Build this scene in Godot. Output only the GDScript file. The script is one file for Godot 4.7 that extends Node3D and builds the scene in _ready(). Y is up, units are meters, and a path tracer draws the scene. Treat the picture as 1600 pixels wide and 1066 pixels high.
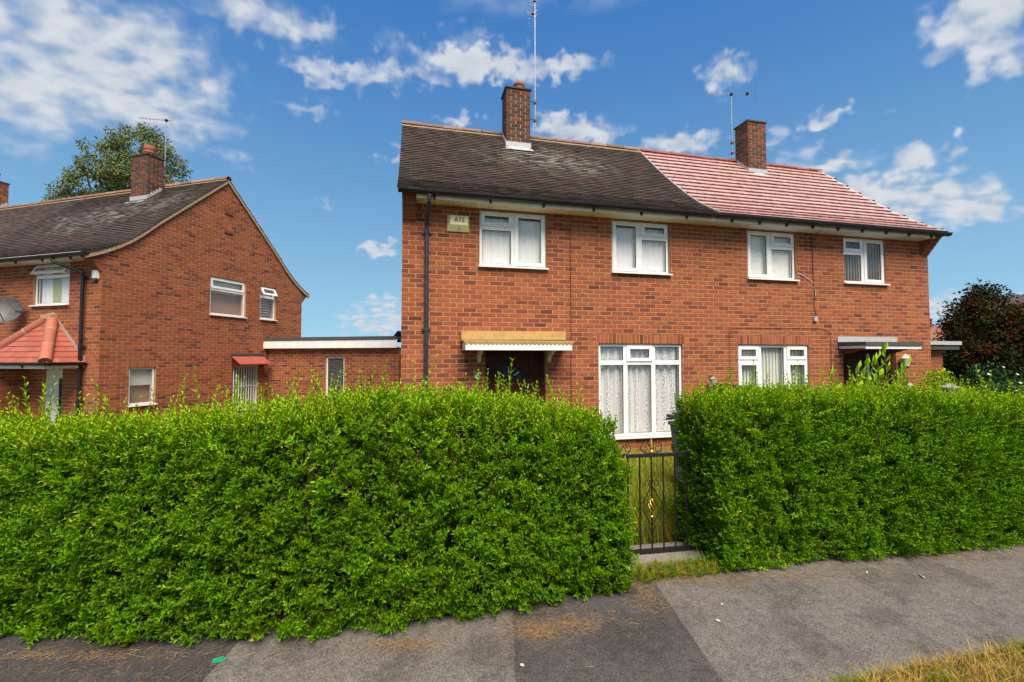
extends Node3D
# A pair of brick semi-detached houses behind a clipped privet hedge, with the neighbouring pair beside it.
# Units are metres, y up, the camera looks along -z. Houses have local axes: x along the wall, y up, z out of the wall.

const EYE := Vector3(0, 1.80, 0)
const COURSE := 0.0787
const BRICK := 0.2265

var rng := RandomNumberGenerator.new()
var mat := {}
var taken := {}
var lump := FastNoiseLite.new()

# ---------------------------------------------------------------- mesh builder
class MB:
	var v := PackedVector3Array()
	var n := PackedVector3Array()
	var c := PackedColorArray()
	var uv := PackedVector2Array()
	var ix := PackedInt32Array()
	func tri(a: Vector3, b: Vector3, d: Vector3, hint: Vector3, col := Color.WHITE) -> void:
		var nn := (b - a).cross(d - a).normalized()
		var k := v.size()
		if nn.dot(hint) < 0.0:
			nn = -nn
			v.append_array([a, d, b])
		else:
			v.append_array([a, b, d])
		n.append_array([nn, nn, nn])
		c.append_array([col, col, col])
		uv.append_array([Vector2.ZERO, Vector2.ZERO, Vector2.ZERO])
		ix.append_array([k, k + 2, k + 1])
	func quad(a: Vector3, b: Vector3, d: Vector3, e: Vector3, hint: Vector3, col := Color.WHITE) -> void:
		var nn := (d - a).cross(e - b).normalized()
		var k := v.size()
		if nn.dot(hint) < 0.0:
			nn = -nn
			v.append_array([a, e, d, b])
			uv.append_array([Vector2(0, 1), Vector2(0, 0), Vector2(1, 0), Vector2(1, 1)])
		else:
			v.append_array([a, b, d, e])
			uv.append_array([Vector2(0, 1), Vector2(1, 1), Vector2(1, 0), Vector2(0, 0)])
		n.append_array([nn, nn, nn, nn])
		c.append_array([col, col, col, col])
		ix.append_array([k, k + 2, k + 1, k, k + 3, k + 2])
	func tri_n(a: Vector3, b: Vector3, d: Vector3, na: Vector3, nb: Vector3, nd: Vector3, col := Color.WHITE) -> void:
		var k := v.size()
		if (b - a).cross(d - a).dot(na + nb + nd) < 0.0:
			v.append_array([a, d, b]); n.append_array([na, nd, nb])
		else:
			v.append_array([a, b, d]); n.append_array([na, nb, nd])
		c.append_array([col, col, col])
		uv.append_array([Vector2.ZERO, Vector2.ZERO, Vector2.ZERO])
		ix.append_array([k, k + 2, k + 1])
	# parallelepiped from a corner and three edges; skip lists faces to leave out (0 -x,1 +x,2 -y,3 +y,4 -z,5 +z)
	func hexa(p: Vector3, x: Vector3, y: Vector3, z: Vector3, col := Color.WHITE, skip := []) -> void:
		var m := p + (x + y + z) * 0.5
		var f := [[p, p + y, p + y + z, p + z], [p + x, p + x + y, p + x + y + z, p + x + z], [p, p + x, p + x + z, p + z],
			[p + y, p + y + x, p + y + x + z, p + y + z], [p, p + x, p + x + y, p + y], [p + z, p + z + x, p + z + x + y, p + z + y]]
		for i in 6:
			if i in skip: continue
			var q: Array = f[i]
			quad(q[0], q[1], q[2], q[3], (q[0] + q[2]) * 0.5 - m, col)
	func box(lo: Vector3, hi: Vector3, col := Color.WHITE, skip := []) -> void:
		hexa(lo, Vector3(hi.x - lo.x, 0, 0), Vector3(0, hi.y - lo.y, 0), Vector3(0, 0, hi.z - lo.z), col, skip)
	# box with its long edges cut, for boards and frames that catch light
	func tube(pts: Array, r0: float, r1: float, sides := 6, col := Color.WHITE, caps := true) -> void:
		var rings := []
		var up := Vector3.UP
		for i in pts.size():
			var d: Vector3 = (pts[mini(i + 1, pts.size() - 1)] - pts[maxi(i - 1, 0)]).normalized()
			var s := d.cross(up if absf(d.dot(up)) < 0.95 else Vector3.RIGHT).normalized()
			var t := s.cross(d).normalized()
			var r := lerpf(r0, r1, float(i) / maxf(1.0, pts.size() - 1))
			var ring := []
			for k in sides:
				var a := TAU * k / sides
				ring.append([pts[i] + (s * cos(a) + t * sin(a)) * r, s * cos(a) + t * sin(a)])
			rings.append(ring)
		for i in pts.size() - 1:
			for k in sides:
				var a: Array = rings[i][k]
				var b: Array = rings[i][(k + 1) % sides]
				var e: Array = rings[i + 1][k]
				var g: Array = rings[i + 1][(k + 1) % sides]
				tri_n(a[0], b[0], g[0], a[1], b[1], g[1], col)
				tri_n(a[0], g[0], e[0], a[1], g[1], e[1], col)
		if caps:
			for e in [0, pts.size() - 1]:
				var dd: Vector3 = (pts[0] - pts[1]) if e == 0 else (pts[-1] - pts[-2])
				for k in range(1, sides - 1):
					tri(rings[e][0][0], rings[e][k][0], rings[e][k + 1][0], dd, col)
	# lathe about a vertical axis through o: prof is [radius, height]
	func lathe(o: Vector3, prof: Array, sides := 16, col := Color.WHITE) -> void:
		for i in prof.size() - 1:
			var r0: float = prof[i][0]
			var y0: float = prof[i][1]
			var r1: float = prof[i + 1][0]
			var y1: float = prof[i + 1][1]
			var sl := Vector2(y1 - y0, r0 - r1).normalized()
			for k in sides:
				var a := TAU * k / sides
				var b := TAU * (k + 1) / sides
				var ca := Vector3(cos(a), 0, sin(a))
				var cb := Vector3(cos(b), 0, sin(b))
				var na := (ca * sl.x + Vector3.UP * sl.y).normalized()
				var nb := (cb * sl.x + Vector3.UP * sl.y).normalized()
				var p := [o + ca * r0 + Vector3(0, y0, 0), o + cb * r0 + Vector3(0, y0, 0), o + cb * r1 + Vector3(0, y1, 0), o + ca * r1 + Vector3(0, y1, 0)]
				if r0 > 1e-5: tri_n(p[0], p[1], p[2], na, nb, nb, col)
				if r1 > 1e-5: tri_n(p[0], p[2], p[3], na, nb, na, col)
	func mesh() -> ArrayMesh:
		var a := []
		a.resize(Mesh.ARRAY_MAX)
		a[Mesh.ARRAY_VERTEX] = v
		a[Mesh.ARRAY_NORMAL] = n
		a[Mesh.ARRAY_COLOR] = c
		a[Mesh.ARRAY_TEX_UV] = uv
		a[Mesh.ARRAY_INDEX] = ix
		var m := ArrayMesh.new()
		m.add_surface_from_arrays(Mesh.PRIMITIVE_TRIANGLES, a)
		return m

func put(b: MB, called: String, m: Material, parent: Node) -> MeshInstance3D:
	var o := MeshInstance3D.new()
	o.name = called
	o.mesh = b.mesh()
	o.material_override = m
	parent.add_child(o, true)
	return o

func inst(shape: Mesh, called: String, m: Material, parent: Node, t: Transform3D) -> MeshInstance3D:
	var o := MeshInstance3D.new()
	o.name = called
	o.mesh = shape
	o.material_override = m
	o.transform = t
	parent.add_child(o, true)
	return o

func numbered(called: String) -> String:
	taken[called] = taken.get(called, 0) + 1
	return called if taken[called] == 1 else "%s_%03d" % [called, taken[called] - 1]

func tag(o: Node, label: String, category: String, group := "", kind := "") -> Node:
	o.set_meta("label", label)
	o.set_meta("category", category)
	if group: o.set_meta("group", group)
	if kind: o.set_meta("kind", kind)
	return o

func thing(called: String, label: String, category: String, at := Vector3.ZERO, turn := 0.0, group := "") -> Node3D:
	var o := Node3D.new()
	o.name = numbered(called)
	add_child(o)
	o.position = at
	o.rotation.y = turn
	tag(o, label, category, group)
	return o

func part(called: String, parent: Node) -> Node3D:
	var o := Node3D.new()
	o.name = called
	parent.add_child(o, true)
	return o

func structure(b: MB, called: String, m: Material, label := "", category := "") -> MeshInstance3D:
	var o := put(b, numbered(called), m, self)
	o.set_meta("kind", "structure")
	if label: o.set_meta("label", label)
	if category: o.set_meta("category", category)
	return o

# ---------------------------------------------------------------- textures and materials
func noise_image(s: int, freq: float, octaves: int, size: int, kind := FastNoiseLite.TYPE_SIMPLEX_SMOOTH) -> Image:
	var f := FastNoiseLite.new()
	f.seed = s
	f.noise_type = kind
	f.frequency = freq
	f.fractal_octaves = octaves
	f.fractal_type = FastNoiseLite.FRACTAL_FBM if octaves > 1 else FastNoiseLite.FRACTAL_NONE
	if kind == FastNoiseLite.TYPE_CELLULAR:
		f.cellular_return_type = FastNoiseLite.RETURN_CELL_VALUE
	return f.get_seamless_image(size, size)

# grey noise mixed from several layers, coloured between stops [[value, Color], ...]
func colour_map(layers: Array, stops: Array, size := 512) -> ImageTexture:
	var total := PackedFloat32Array()
	total.resize(size * size)
	for l in layers:
		var d: PackedByteArray = l[0].get_data()
		var w: float = l[1] / 255.0
		for i in size * size:
			total[i] += d[i] * w
	var lut := PackedByteArray()
	for i in 256:
		var t := i / 255.0
		var col: Color = stops[-1][1]
		for k in stops.size() - 1:
			if t <= stops[k + 1][0]:
				col = stops[k][1].lerp(stops[k + 1][1], clampf((t - stops[k][0]) / (stops[k + 1][0] - stops[k][0]), 0, 1))
				break
		lut.append_array([col.r8, col.g8, col.b8])
	var out := PackedByteArray()
	out.resize(size * size * 3)
	for i in size * size:
		var q := clampi(int(total[i] * 255.0), 0, 255) * 3
		out[i * 3] = lut[q]; out[i * 3 + 1] = lut[q + 1]; out[i * 3 + 2] = lut[q + 2]
	return ImageTexture.create_from_image(Image.create_from_data(size, size, false, Image.FORMAT_RGB8, out))

func relief(im: Image, strength: float) -> ImageTexture:
	var b: Image = im.duplicate()
	b.bump_map_to_normal_map(strength)
	return ImageTexture.create_from_image(b)

func lin(r: float, g: float, b: float) -> Color:
	return Color(r, g, b).linear_to_srgb()

func plain(col: Color, rough := 0.8, metal := 0.0) -> StandardMaterial3D:
	var m := StandardMaterial3D.new()
	m.albedo_color = col
	m.roughness = rough
	m.metallic = metal
	return m

func grained(col: Color, tex: Texture2D, scale: float, rough := 0.9, bump: Texture2D = null, bump_amount := 0.5, tinted := false) -> StandardMaterial3D:
	var m := plain(col, rough)
	m.albedo_texture = tex
	m.uv1_triplanar = true
	m.uv1_world_triplanar = true
	m.uv1_scale = Vector3.ONE * scale
	m.vertex_color_use_as_albedo = tinted
	if bump:
		m.normal_enabled = true
		m.normal_texture = bump
		m.normal_scale = bump_amount
	return m

func make_materials() -> void:
	var fine := noise_image(3, 0.06, 3, 512)
	var coarse := noise_image(5, 0.012, 4, 512)
	var grit := noise_image(7, 0.22, 2, 512)
	var cells := noise_image(9, 0.28, 1, 512, FastNoiseLite.TYPE_CELLULAR)
	var bump_fine := relief(fine, 4.0)
	var bump_grit := relief(grit, 6.0)
	var mottled := colour_map([[fine, 0.45], [coarse, 0.3], [grit, 0.25]], [[0.25, Color(0.80, 0.78, 0.77)], [0.5, Color(0.94, 0.93, 0.93)], [0.75, Color(1, 1, 1)]])
	var blotchy := colour_map([[fine, 0.3], [coarse, 0.7]], [[0.3, Color(0.78, 0.76, 0.75)], [0.55, Color(0.95, 0.95, 0.95)], [0.75, Color(1, 1, 1)]])
	var faint := colour_map([[fine, 0.4], [coarse, 0.6]], [[0.3, Color(0.95, 0.95, 0.945)], [0.6, Color(1, 1, 1)]])
	mat.brick = grained(Color.WHITE, mottled, 2.3, 0.92, bump_fine, 0.5, true)
	mat.mortar = grained(lin(0.55, 0.285, 0.15), mottled, 1.7, 0.95, bump_grit, 0.4)
	mat.tile = grained(Color.WHITE, mottled, 3.1, 0.72, bump_grit, 0.5, true)
	mat.slick_tile = grained(Color.WHITE, blotchy, 0.9, 0.38, bump_fine, 0.25, true)
	mat.slick_tile.metallic_specular = 0.75
	mat.underlay = grained(lin(0.03, 0.026, 0.024), mottled, 1.0, 0.95)
	mat.cement = grained(lin(0.52, 0.37, 0.22), mottled, 2.0, 0.95, bump_grit, 0.5)
	mat.grey_cement = grained(lin(0.42, 0.40, 0.36), mottled, 2.0, 0.95, bump_grit, 0.5)
	mat.concrete = grained(lin(0.40, 0.37, 0.32), mottled, 1.3, 0.95, bump_grit, 0.6)
	mat.lead = grained(lin(0.45, 0.46, 0.47), faint, 1.2, 0.5, bump_fine, 0.2)
	mat.felt = grained(lin(0.09, 0.095, 0.09), mottled, 1.5, 0.95, bump_grit, 0.6)
	mat.upvc = grained(lin(0.90, 0.90, 0.88), faint, 0.7, 0.3)
	mat.white_paint = grained(lin(0.87, 0.86, 0.81), faint, 0.8, 0.45)
	mat.cream = grained(lin(0.78, 0.73, 0.50), faint, 0.8, 0.5)
	mat.soffit = grained(lin(0.86, 0.82, 0.56), faint, 0.6, 0.45)
	mat.ochre = grained(lin(0.56, 0.37, 0.13), mottled, 1.0, 0.75, bump_grit, 0.3)
	mat.black_plastic = grained(lin(0.018, 0.018, 0.020), blotchy, 1.0, 0.33)
	mat.blue_pipe = grained(lin(0.045, 0.045, 0.06), blotchy, 1.3, 0.38)
	mat.rubber = plain(lin(0.02, 0.02, 0.02), 0.6)
	mat.iron = grained(lin(0.014, 0.014, 0.016), mottled, 3.0, 0.42, bump_grit, 0.3)
	mat.gold = plain(lin(0.72, 0.48, 0.12), 0.35, 0.9)
	mat.steel = plain(lin(0.45, 0.46, 0.47), 0.4, 0.85)
	mat.rusty = grained(lin(0.16, 0.08, 0.045), mottled, 3.0, 0.8)
	mat.door_brown = grained(lin(0.085, 0.024, 0.018), blotchy, 1.0, 0.55)
	mat.door_brown.metallic_specular = 0.25
	mat.wood = grained(lin(0.16, 0.085, 0.045), mottled, 1.5, 0.8)
	mat.fence = grained(lin(0.075, 0.042, 0.026), mottled, 1.5, 0.85)
	mat.red_felt = grained(lin(0.40, 0.085, 0.06), mottled, 1.2, 0.7)
	mat.dark_room = plain(lin(0.46, 0.42, 0.36), 0.95)
	mat.bin = grained(lin(0.13, 0.14, 0.145), blotchy, 1.0, 0.55)
	mat.bin_lid = grained(lin(0.09, 0.115, 0.12), blotchy, 1.0, 0.4)
	mat.terracotta = grained(lin(0.42, 0.115, 0.055), mottled, 2.0, 0.8, bump_fine, 0.3)
	mat.dish = grained(lin(0.09, 0.09, 0.10), blotchy, 1.0, 0.5)
	var glass := plain(Color(1, 1, 1, 0.04), 0.02)
	glass.transparency = BaseMaterial3D.TRANSPARENCY_ALPHA
	mat.glass = glass
	mat.frosted = grained(lin(0.30, 0.32, 0.33), mottled, 4.0, 0.25, bump_grit, 0.6)
	mat.dark_obscure = grained(lin(0.035, 0.037, 0.036), mottled, 5.0, 0.2, bump_grit, 0.9)
	# lace: vertical bands of small motifs in a white net
	var lace := Image.create(256, 256, false, Image.FORMAT_RGB8)
	var r := RandomNumberGenerator.new()
	r.seed = 41
	var spots := FastNoiseLite.new()
	spots.seed = 6
	spots.frequency = 0.11
	spots.fractal_octaves = 2
	for y in 256:
		for x in 256:
			var band := 0.5 + 0.5 * sin(x * TAU / 64.0)
			var motif := spots.get_noise_2d(x, y * 0.8)
			var g := 0.98 - (0.30 if motif > 0.16 and band > 0.35 else 0.0) - 0.08 * (1.0 - band) - r.randf() * 0.07
			lace.set_pixel(x, y, Color(g, g, g * 1.01))
	var lm := plain(lin(0.95, 0.95, 0.94), 0.9)
	lm.albedo_texture = ImageTexture.create_from_image(lace)
	lm.uv1_scale = Vector3(1, 1, 1)
	lm.backlight_enabled = true
	lm.backlight = Color(0.4, 0.4, 0.4)
	mat.lace = lm
	var net := plain(lin(0.93, 0.93, 0.92), 0.9)
	net.backlight_enabled = true
	net.backlight = Color(0.4, 0.4, 0.4)
	net.vertex_color_use_as_albedo = true
	mat.net = net
	mat.blind = plain(lin(0.62, 0.63, 0.55), 0.8)
	mat.blind_dark = plain(lin(0.25, 0.24, 0.21), 0.8)
	mat.wood_blind = plain(lin(0.34, 0.20, 0.12), 0.7)
	mat.green_curtain = plain(lin(0.42, 0.42, 0.16), 0.85)
	# asphalt: pale stones in a dark binder
	var stones := noise_image(15, 0.11, 1, 1024, FastNoiseLite.TYPE_CELLULAR)
	var worn := noise_image(17, 0.006, 4, 1024)
	var tar := noise_image(19, 0.2, 2, 1024)
	var asphalt := colour_map([[stones, 0.50], [worn, 0.16], [tar, 0.34]], [[0.20, Color(0.50, 0.49, 0.48)], [0.40, Color(0.74, 0.73, 0.72)], [0.62, Color(0.86, 0.85, 0.84)], [0.80, Color(1, 0.99, 0.98)]], 1024)
	var bump_stone := relief(stones, 5.0)
	var stain := colour_map([[noise_image(23, 0.010, 5, 512), 0.75], [noise_image(24, 0.05, 3, 512), 0.25]], [[0.26, Color(0.84, 0.83, 0.82)], [0.45, Color(0.96, 0.955, 0.95)], [0.55, Color(1, 1, 1)], [0.72, Color(1, 0.99, 0.97)]])
	mat.asphalt = grained(lin(0.225, 0.206, 0.194), asphalt, 1.5, 0.93, bump_stone, 0.7)
	mat.asphalt_dark = grained(lin(0.112, 0.104, 0.101), asphalt, 1.43, 0.9, bump_stone, 0.8)
	mat.asphalt_old = grained(lin(0.085, 0.073, 0.072), asphalt, 1.3, 0.88, bump_stone, 0.7)
	for a in [mat.asphalt, mat.asphalt_dark, mat.asphalt_old]:   # stains and wear, larger than the stones
		a.detail_enabled = true
		a.detail_blend_mode = BaseMaterial3D.BLEND_MODE_MUL
		a.detail_albedo = stain
		a.detail_uv_layer = BaseMaterial3D.DETAIL_UV_2
		a.uv2_triplanar = true
		a.uv2_world_triplanar = true
		a.uv2_scale = Vector3.ONE * 0.31
	var turf := colour_map([[fine, 0.5], [grit, 0.5]], [[0.3, lin(0.035, 0.045, 0.012)], [0.5, lin(0.09, 0.085, 0.03)], [0.7, lin(0.17, 0.13, 0.055)]])
	mat.turf = grained(Color.WHITE, turf, 1.1, 0.98, bump_grit, 1.0)
	var soil := colour_map([[fine, 0.5], [grit, 0.5]], [[0.3, lin(0.03, 0.022, 0.014)], [0.7, lin(0.12, 0.085, 0.05)]])
	mat.soil = grained(Color.WHITE, soil, 1.5, 0.98, bump_grit, 1.0)
	mat.leaf = leaf_material(lin(0.122, 0.262, 0.004), 0.52, Color(0.40, 0.58, 0.01))
	mat.young_leaf = leaf_material(lin(0.32, 0.48, 0.012), 0.5, Color(0.46, 0.56, 0.05))
	mat.tree_leaf = leaf_material(lin(0.19, 0.23, 0.09), 0.5, Color(0.3, 0.4, 0.12))
	mat.copper_leaf = leaf_material(lin(0.040, 0.024, 0.008), 0.7, Color(0.24, 0.14, 0.03))
	mat.dark_leaf = leaf_material(lin(0.040, 0.085, 0.018), 0.45, Color(0.2, 0.35, 0.06))
	mat.rose_leaf = leaf_material(lin(0.035, 0.085, 0.030), 0.4, Color(0.22, 0.4, 0.1))
	mat.grass = leaf_material(lin(0.30, 0.34, 0.04), 0.6, Color(0.5, 0.5, 0.12))
	mat.dry_grass = leaf_material(lin(0.48, 0.33, 0.10), 0.7, Color(0.5, 0.4, 0.15))
	mat.straw = plain(lin(0.36, 0.25, 0.125), 0.85)
	mat.straw.vertex_color_use_as_albedo = true
	mat.twig = plain(lin(0.10, 0.065, 0.035), 0.9)
	mat.threshold = grained(lin(0.27, 0.25, 0.215), mottled, 1.3, 0.95, bump_grit, 0.6)
	mat.bark = grained(lin(0.17, 0.14, 0.11), mottled, 1.5, 0.95, bump_fine, 1.0)
	mat.petal = plain(lin(0.85, 0.84, 0.78), 0.6)
	mat.green_plastic = plain(lin(0.02, 0.36, 0.15), 0.3)
	mat.paper = plain(lin(0.50, 0.47, 0.38), 0.8)
	mat.alarm = grained(lin(0.86, 0.78, 0.42), faint, 1.0, 0.45)
	mat.brown_ink = plain(lin(0.20, 0.085, 0.02), 0.6)
	mat.digit = plain(lin(0.62, 0.63, 0.64), 0.35, 0.6)

func leaf_material(col: Color, rough: float, through: Color) -> StandardMaterial3D:
	var m := plain(col, rough)
	m.vertex_color_use_as_albedo = true
	m.backlight_enabled = true
	m.backlight = through
	m.metallic_specular = 0.2
	return m

# ---------------------------------------------------------------- masonry
var tones := []          # brick colours, linear: first the common ones, then the dark and the pale
var brick_shapes := []
var tile_tones := []
var tile_shapes := []

func make_tones() -> void:
	var r := RandomNumberGenerator.new()
	r.seed = 11
	for i in 16:
		var k := r.randf_range(0.86, 1.12)
		tones.append(Color(0.365 * k * r.randf_range(0.96, 1.04), 0.102 * k * r.randf_range(0.92, 1.08), 0.038 * k * r.randf_range(0.9, 1.1)))
	for i in 6:  # browner, burnt
		var k := r.randf_range(0.8, 1.15)
		tones.append(Color(0.235 * k, 0.064 * k, 0.032 * k))
	for i in 4:  # orange, pale
		var k := r.randf_range(0.95, 1.1)
		tones.append(Color(0.42 * k, 0.127 * k, 0.050 * k))
	for i in 4:  # nearly black
		var k := r.randf_range(0.8, 1.2)
		tones.append(Color(0.165 * k, 0.052 * k, 0.031 * k))
	for i in 6:  # sooty, for chimneys
		var k := r.randf_range(0.7, 1.3)
		tones.append(Color(0.110 * k, 0.052 * k, 0.036 * k))
	for t in tones:
		var b := MB.new()
		brick_solid(b, Vector3.ZERO, Vector3.RIGHT, Vector3.BACK, 0.0, BRICK - 0.0125, 0.0, BRICK - 0.0125, 0.0, COURSE - 0.0125, 0.0, t)
		brick_shapes.append(b.mesh())

# one brick: a face with a small arris, ends 20 mm deep. Bottom edge u0..u1, top edge w0..w1
func brick_solid(b: MB, o: Vector3, U: Vector3, N: Vector3, u0: float, u1: float, w0: float, w1: float, v0: float, v1: float, proud: float, col: Color) -> void:
	var e := 0.003
	var f := [o + U * u0 + Vector3.UP * v0, o + U * u1 + Vector3.UP * v0, o + U * w1 + Vector3.UP * v1, o + U * w0 + Vector3.UP * v1]
	var g := [f[0] + U * e + Vector3.UP * e, f[1] - U * e + Vector3.UP * e, f[2] - U * e - Vector3.UP * e, f[3] + U * e - Vector3.UP * e]
	var m: Vector3 = (f[0] + f[2]) * 0.5
	for i in 4:
		g[i] += N * proud
	b.quad(g[0], g[1], g[2], g[3], N, col)
	for i in 4:
		var j := (i + 1) % 4
		var out: Vector3 = (f[i] + f[j]) * 0.5 - m
		b.quad(g[i], g[j], f[j] - N * 0.022, f[i] - N * 0.022, out + N * 0.02, col)

func tone_for(r: RandomNumberGenerator, dark: float, pale: float) -> int:
	var q := r.randf()
	if dark > 0.75: return 30 + r.randi() % 6 if q < dark else 16 + r.randi() % 6
	if q < dark * 0.12: return 26 + r.randi() % 4
	if q < dark: return 16 + r.randi() % 6
	if q < dark + pale: return 22 + r.randi() % 4
	return r.randi() % 16

# subtract rectangles [u0,v0,u1,v1] from one; returns the pieces
func cut(rect: Array, holes: Array) -> Array:
	var todo := [rect]
	for h in holes:
		var next := []
		for q in todo:
			if h[2] <= q[0] or h[0] >= q[2] or h[3] <= q[1] or h[1] >= q[3]:
				next.append(q)
				continue
			if h[0] > q[0]: next.append([q[0], q[1], h[0], q[3]])
			if h[2] < q[2]: next.append([h[2], q[1], q[2], q[3]])
			var a: float = maxf(q[0], h[0])
			var c: float = minf(q[2], h[2])
			if h[1] > q[1]: next.append([a, q[1], c, h[1]])
			if h[3] < q[3]: next.append([a, h[3], c, q[3]])
		todo = next
	return todo

# bond a wall. span is a Callable v -> Vector2(umin, umax). Returns [[u0,u1,w0,w1,v0,v1,tone,full], ...]
func lay_bricks(span: Callable, v_from: float, v_to: float, holes: Array, s: int, dark: Callable, phase := 0.0) -> Array:
	var r := RandomNumberGenerator.new()
	r.seed = s
	var out := []
	var j := 0.0125
	var row := 0
	var v := v_from
	while v < v_to - 0.03:
		var v0 := v + j * 0.5
		var v1 := minf(v + COURSE, v_to) - j * 0.5
		var sb: Vector2 = span.call(v0)
		var st: Vector2 = span.call(v1)
		var lo := minf(sb.x, st.x)
		var hi := maxf(sb.y, st.y)
		var u := floorf((lo - phase) / BRICK) * BRICK + phase - (BRICK * 0.5 if row % 2 else 0.0)
		while u < hi:
			var a := u + j * 0.5
			var c := u + BRICK - j * 0.5
			u += BRICK
			if c < lo + 0.02 or a > hi - 0.02: continue
			var t := tone_for(r, dark.call(a, v0), 0.10)
			if a < maxf(sb.x, st.x) or c > minf(sb.y, st.y):
				var b0 := maxf(a, sb.x)
				var b1 := minf(c, sb.y)
				var t0 := maxf(a, st.x)
				var t1 := minf(c, st.y)
				if b1 - b0 < 0.02 and t1 - t0 < 0.02: continue
				t1 = maxf(t1, t0 + 0.004); b1 = maxf(b1, b0 + 0.004)
				out.append([b0, b1, t0, t1, v0, v1, t, false])
				continue
			var hits := false
			for h in holes:
				if not (h[2] <= a or h[0] >= c or h[3] <= v0 or h[1] >= v1): hits = true
			if not hits:
				out.append([a, c, a, c, v0, v1, t, v1 - v0 > COURSE - 0.0135])
			else:
				for q in cut([a, v0, c, v1], holes):
					if q[2] - q[0] > 0.012 and q[3] - q[1] > 0.008:
						out.append([q[0], q[2], q[0], q[2], q[1], q[3], t, false])
		v += COURSE
		row += 1
	return out

# soldier course: bricks on end over an opening
func lay_soldiers(u0: float, u1: float, v0: float, v1: float, s: int) -> Array:
	var r := RandomNumberGenerator.new()
	r.seed = s
	var n := int(round((u1 - u0) / 0.0775))
	var w := (u1 - u0) / n
	var out := []
	for i in n:
		var a := u0 + i * w
		out.append([a + 0.005, a + w - 0.005, a + 0.005, a + w - 0.005, v0 + 0.004, v1 - 0.004, tone_for(r, 0.12, 0.15), false])
	return out

# builds walls of one house: list of {o,U,N,bricks}. The 300 full bricks nearest the eye that clear v_min become parts, the rest one part.
func raise_bricks(house: Node3D, walls: Array, v_min: float, most := 300, u_min := -99.0, u_max := 99.0) -> void:
	var near := []
	for wi in walls.size():
		var w: Dictionary = walls[wi]
		if not w.get("seen", true): continue
		for bi in w.bricks.size():
			var q: Array = w.bricks[bi]
			if q[7] and q[4] > v_min and q[0] > w.get("u_min", -99.0) and q[1] < w.get("u_max", 99.0):
				var p: Vector3 = house.transform * (w.o + w.U * ((q[0] + q[1]) * 0.5) + Vector3.UP * q[4])
				near.append([p.distance_squared_to(EYE), wi, bi])
	near.sort_custom(func(a, b): return a[0] < b[0])
	var single := {}
	for i in mini(most, near.size()):
		single[Vector2i(near[i][1], near[i][2])] = true
	var r := RandomNumberGenerator.new()
	r.seed = 77
	var rest := MB.new()
	for wi in walls.size():
		var w: Dictionary = walls[wi]
		for bi in w.bricks.size():
			var q: Array = w.bricks[bi]
			var proud := r.randf_range(-0.0015, 0.002)
			if single.has(Vector2i(wi, bi)):
				var t := Transform3D(Basis(w.U, Vector3.UP, w.N), w.o + w.U * q[0] + Vector3.UP * q[4] + w.N * proud)
				inst(brick_shapes[q[6]], "brick", mat.brick, house, t)
			else:
				brick_solid(rest, w.o, w.U, w.N, q[0], q[1], q[2], q[3], q[4], q[5], proud, tones[q[6]])
	var o := put(rest, "brickwork", mat.brick, house)
	o.set_meta("kind", "stuff")

# the mortar bed and inner leaf behind the bricks, with openings lined by reveals
func wall_core(b: MB, o: Vector3, U: Vector3, N: Vector3, u0: float, u1: float, v0: float, v1: float, holes: Array) -> void:
	var f := -0.004
	var us := [u0, u1]
	var vs := [v0, v1]
	for h in holes:
		for x in [h[0], h[2]]:
			if x > u0 and x < u1 and not x in us: us.append(x)
		for y in [h[1], h[3]]:
			if y > v0 and y < v1 and not y in vs: vs.append(y)
	us.sort(); vs.sort()
	for i in us.size() - 1:
		for k in vs.size() - 1:
			var mu: float = (us[i] + us[i + 1]) * 0.5
			var mv: float = (vs[k] + vs[k + 1]) * 0.5
			var inside := false
			for h in holes:
				if mu > h[0] and mu < h[2] and mv > h[1] and mv < h[3]: inside = true
			if inside: continue
			for z in [f, -0.26]:
				var p: Vector3 = o + N * z
				b.quad(p + U * us[i] + Vector3.UP * vs[k], p + U * us[i + 1] + Vector3.UP * vs[k], p + U * us[i + 1] + Vector3.UP * vs[k + 1], p + U * us[i] + Vector3.UP * vs[k + 1], N if z == f else -N)
	for h in holes:
		var c := [Vector2(h[0], h[1]), Vector2(h[2], h[1]), Vector2(h[2], h[3]), Vector2(h[0], h[3])]
		var m := Vector2((h[0] + h[2]) * 0.5, (h[1] + h[3]) * 0.5)
		for i in 4:
			var a: Vector2 = c[i]
			var e: Vector2 = c[(i + 1) % 4]
			var pa := o + U * a.x + Vector3.UP * a.y
			var pe := o + U * e.x + Vector3.UP * e.y
			var inward := U * (m.x - (a.x + e.x) * 0.5) + Vector3.UP * (m.y - (a.y + e.y) * 0.5)
			b.quad(pa + N * f, pe + N * f, pe - N * 0.26, pa - N * 0.26, inward)

# gable above the eaves: strips between two heights
func gable_core(b: MB, o: Vector3, U: Vector3, N: Vector3, span: Callable, v0: float, v1: float) -> void:
	var steps := 24
	for i in steps:
		var a := lerpf(v0, v1, float(i) / steps)
		var c := lerpf(v0, v1, float(i + 1) / steps)
		var sa: Vector2 = span.call(a)
		var sc: Vector2 = span.call(c)
		for z in [-0.004, -0.26]:
			var p: Vector3 = o + N * z
			b.quad(p + U * sa.x + Vector3.UP * a, p + U * sa.y + Vector3.UP * a, p + U * sc.y + Vector3.UP * c, p + U * sc.x + Vector3.UP * c, N if z > -0.1 else -N)

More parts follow.
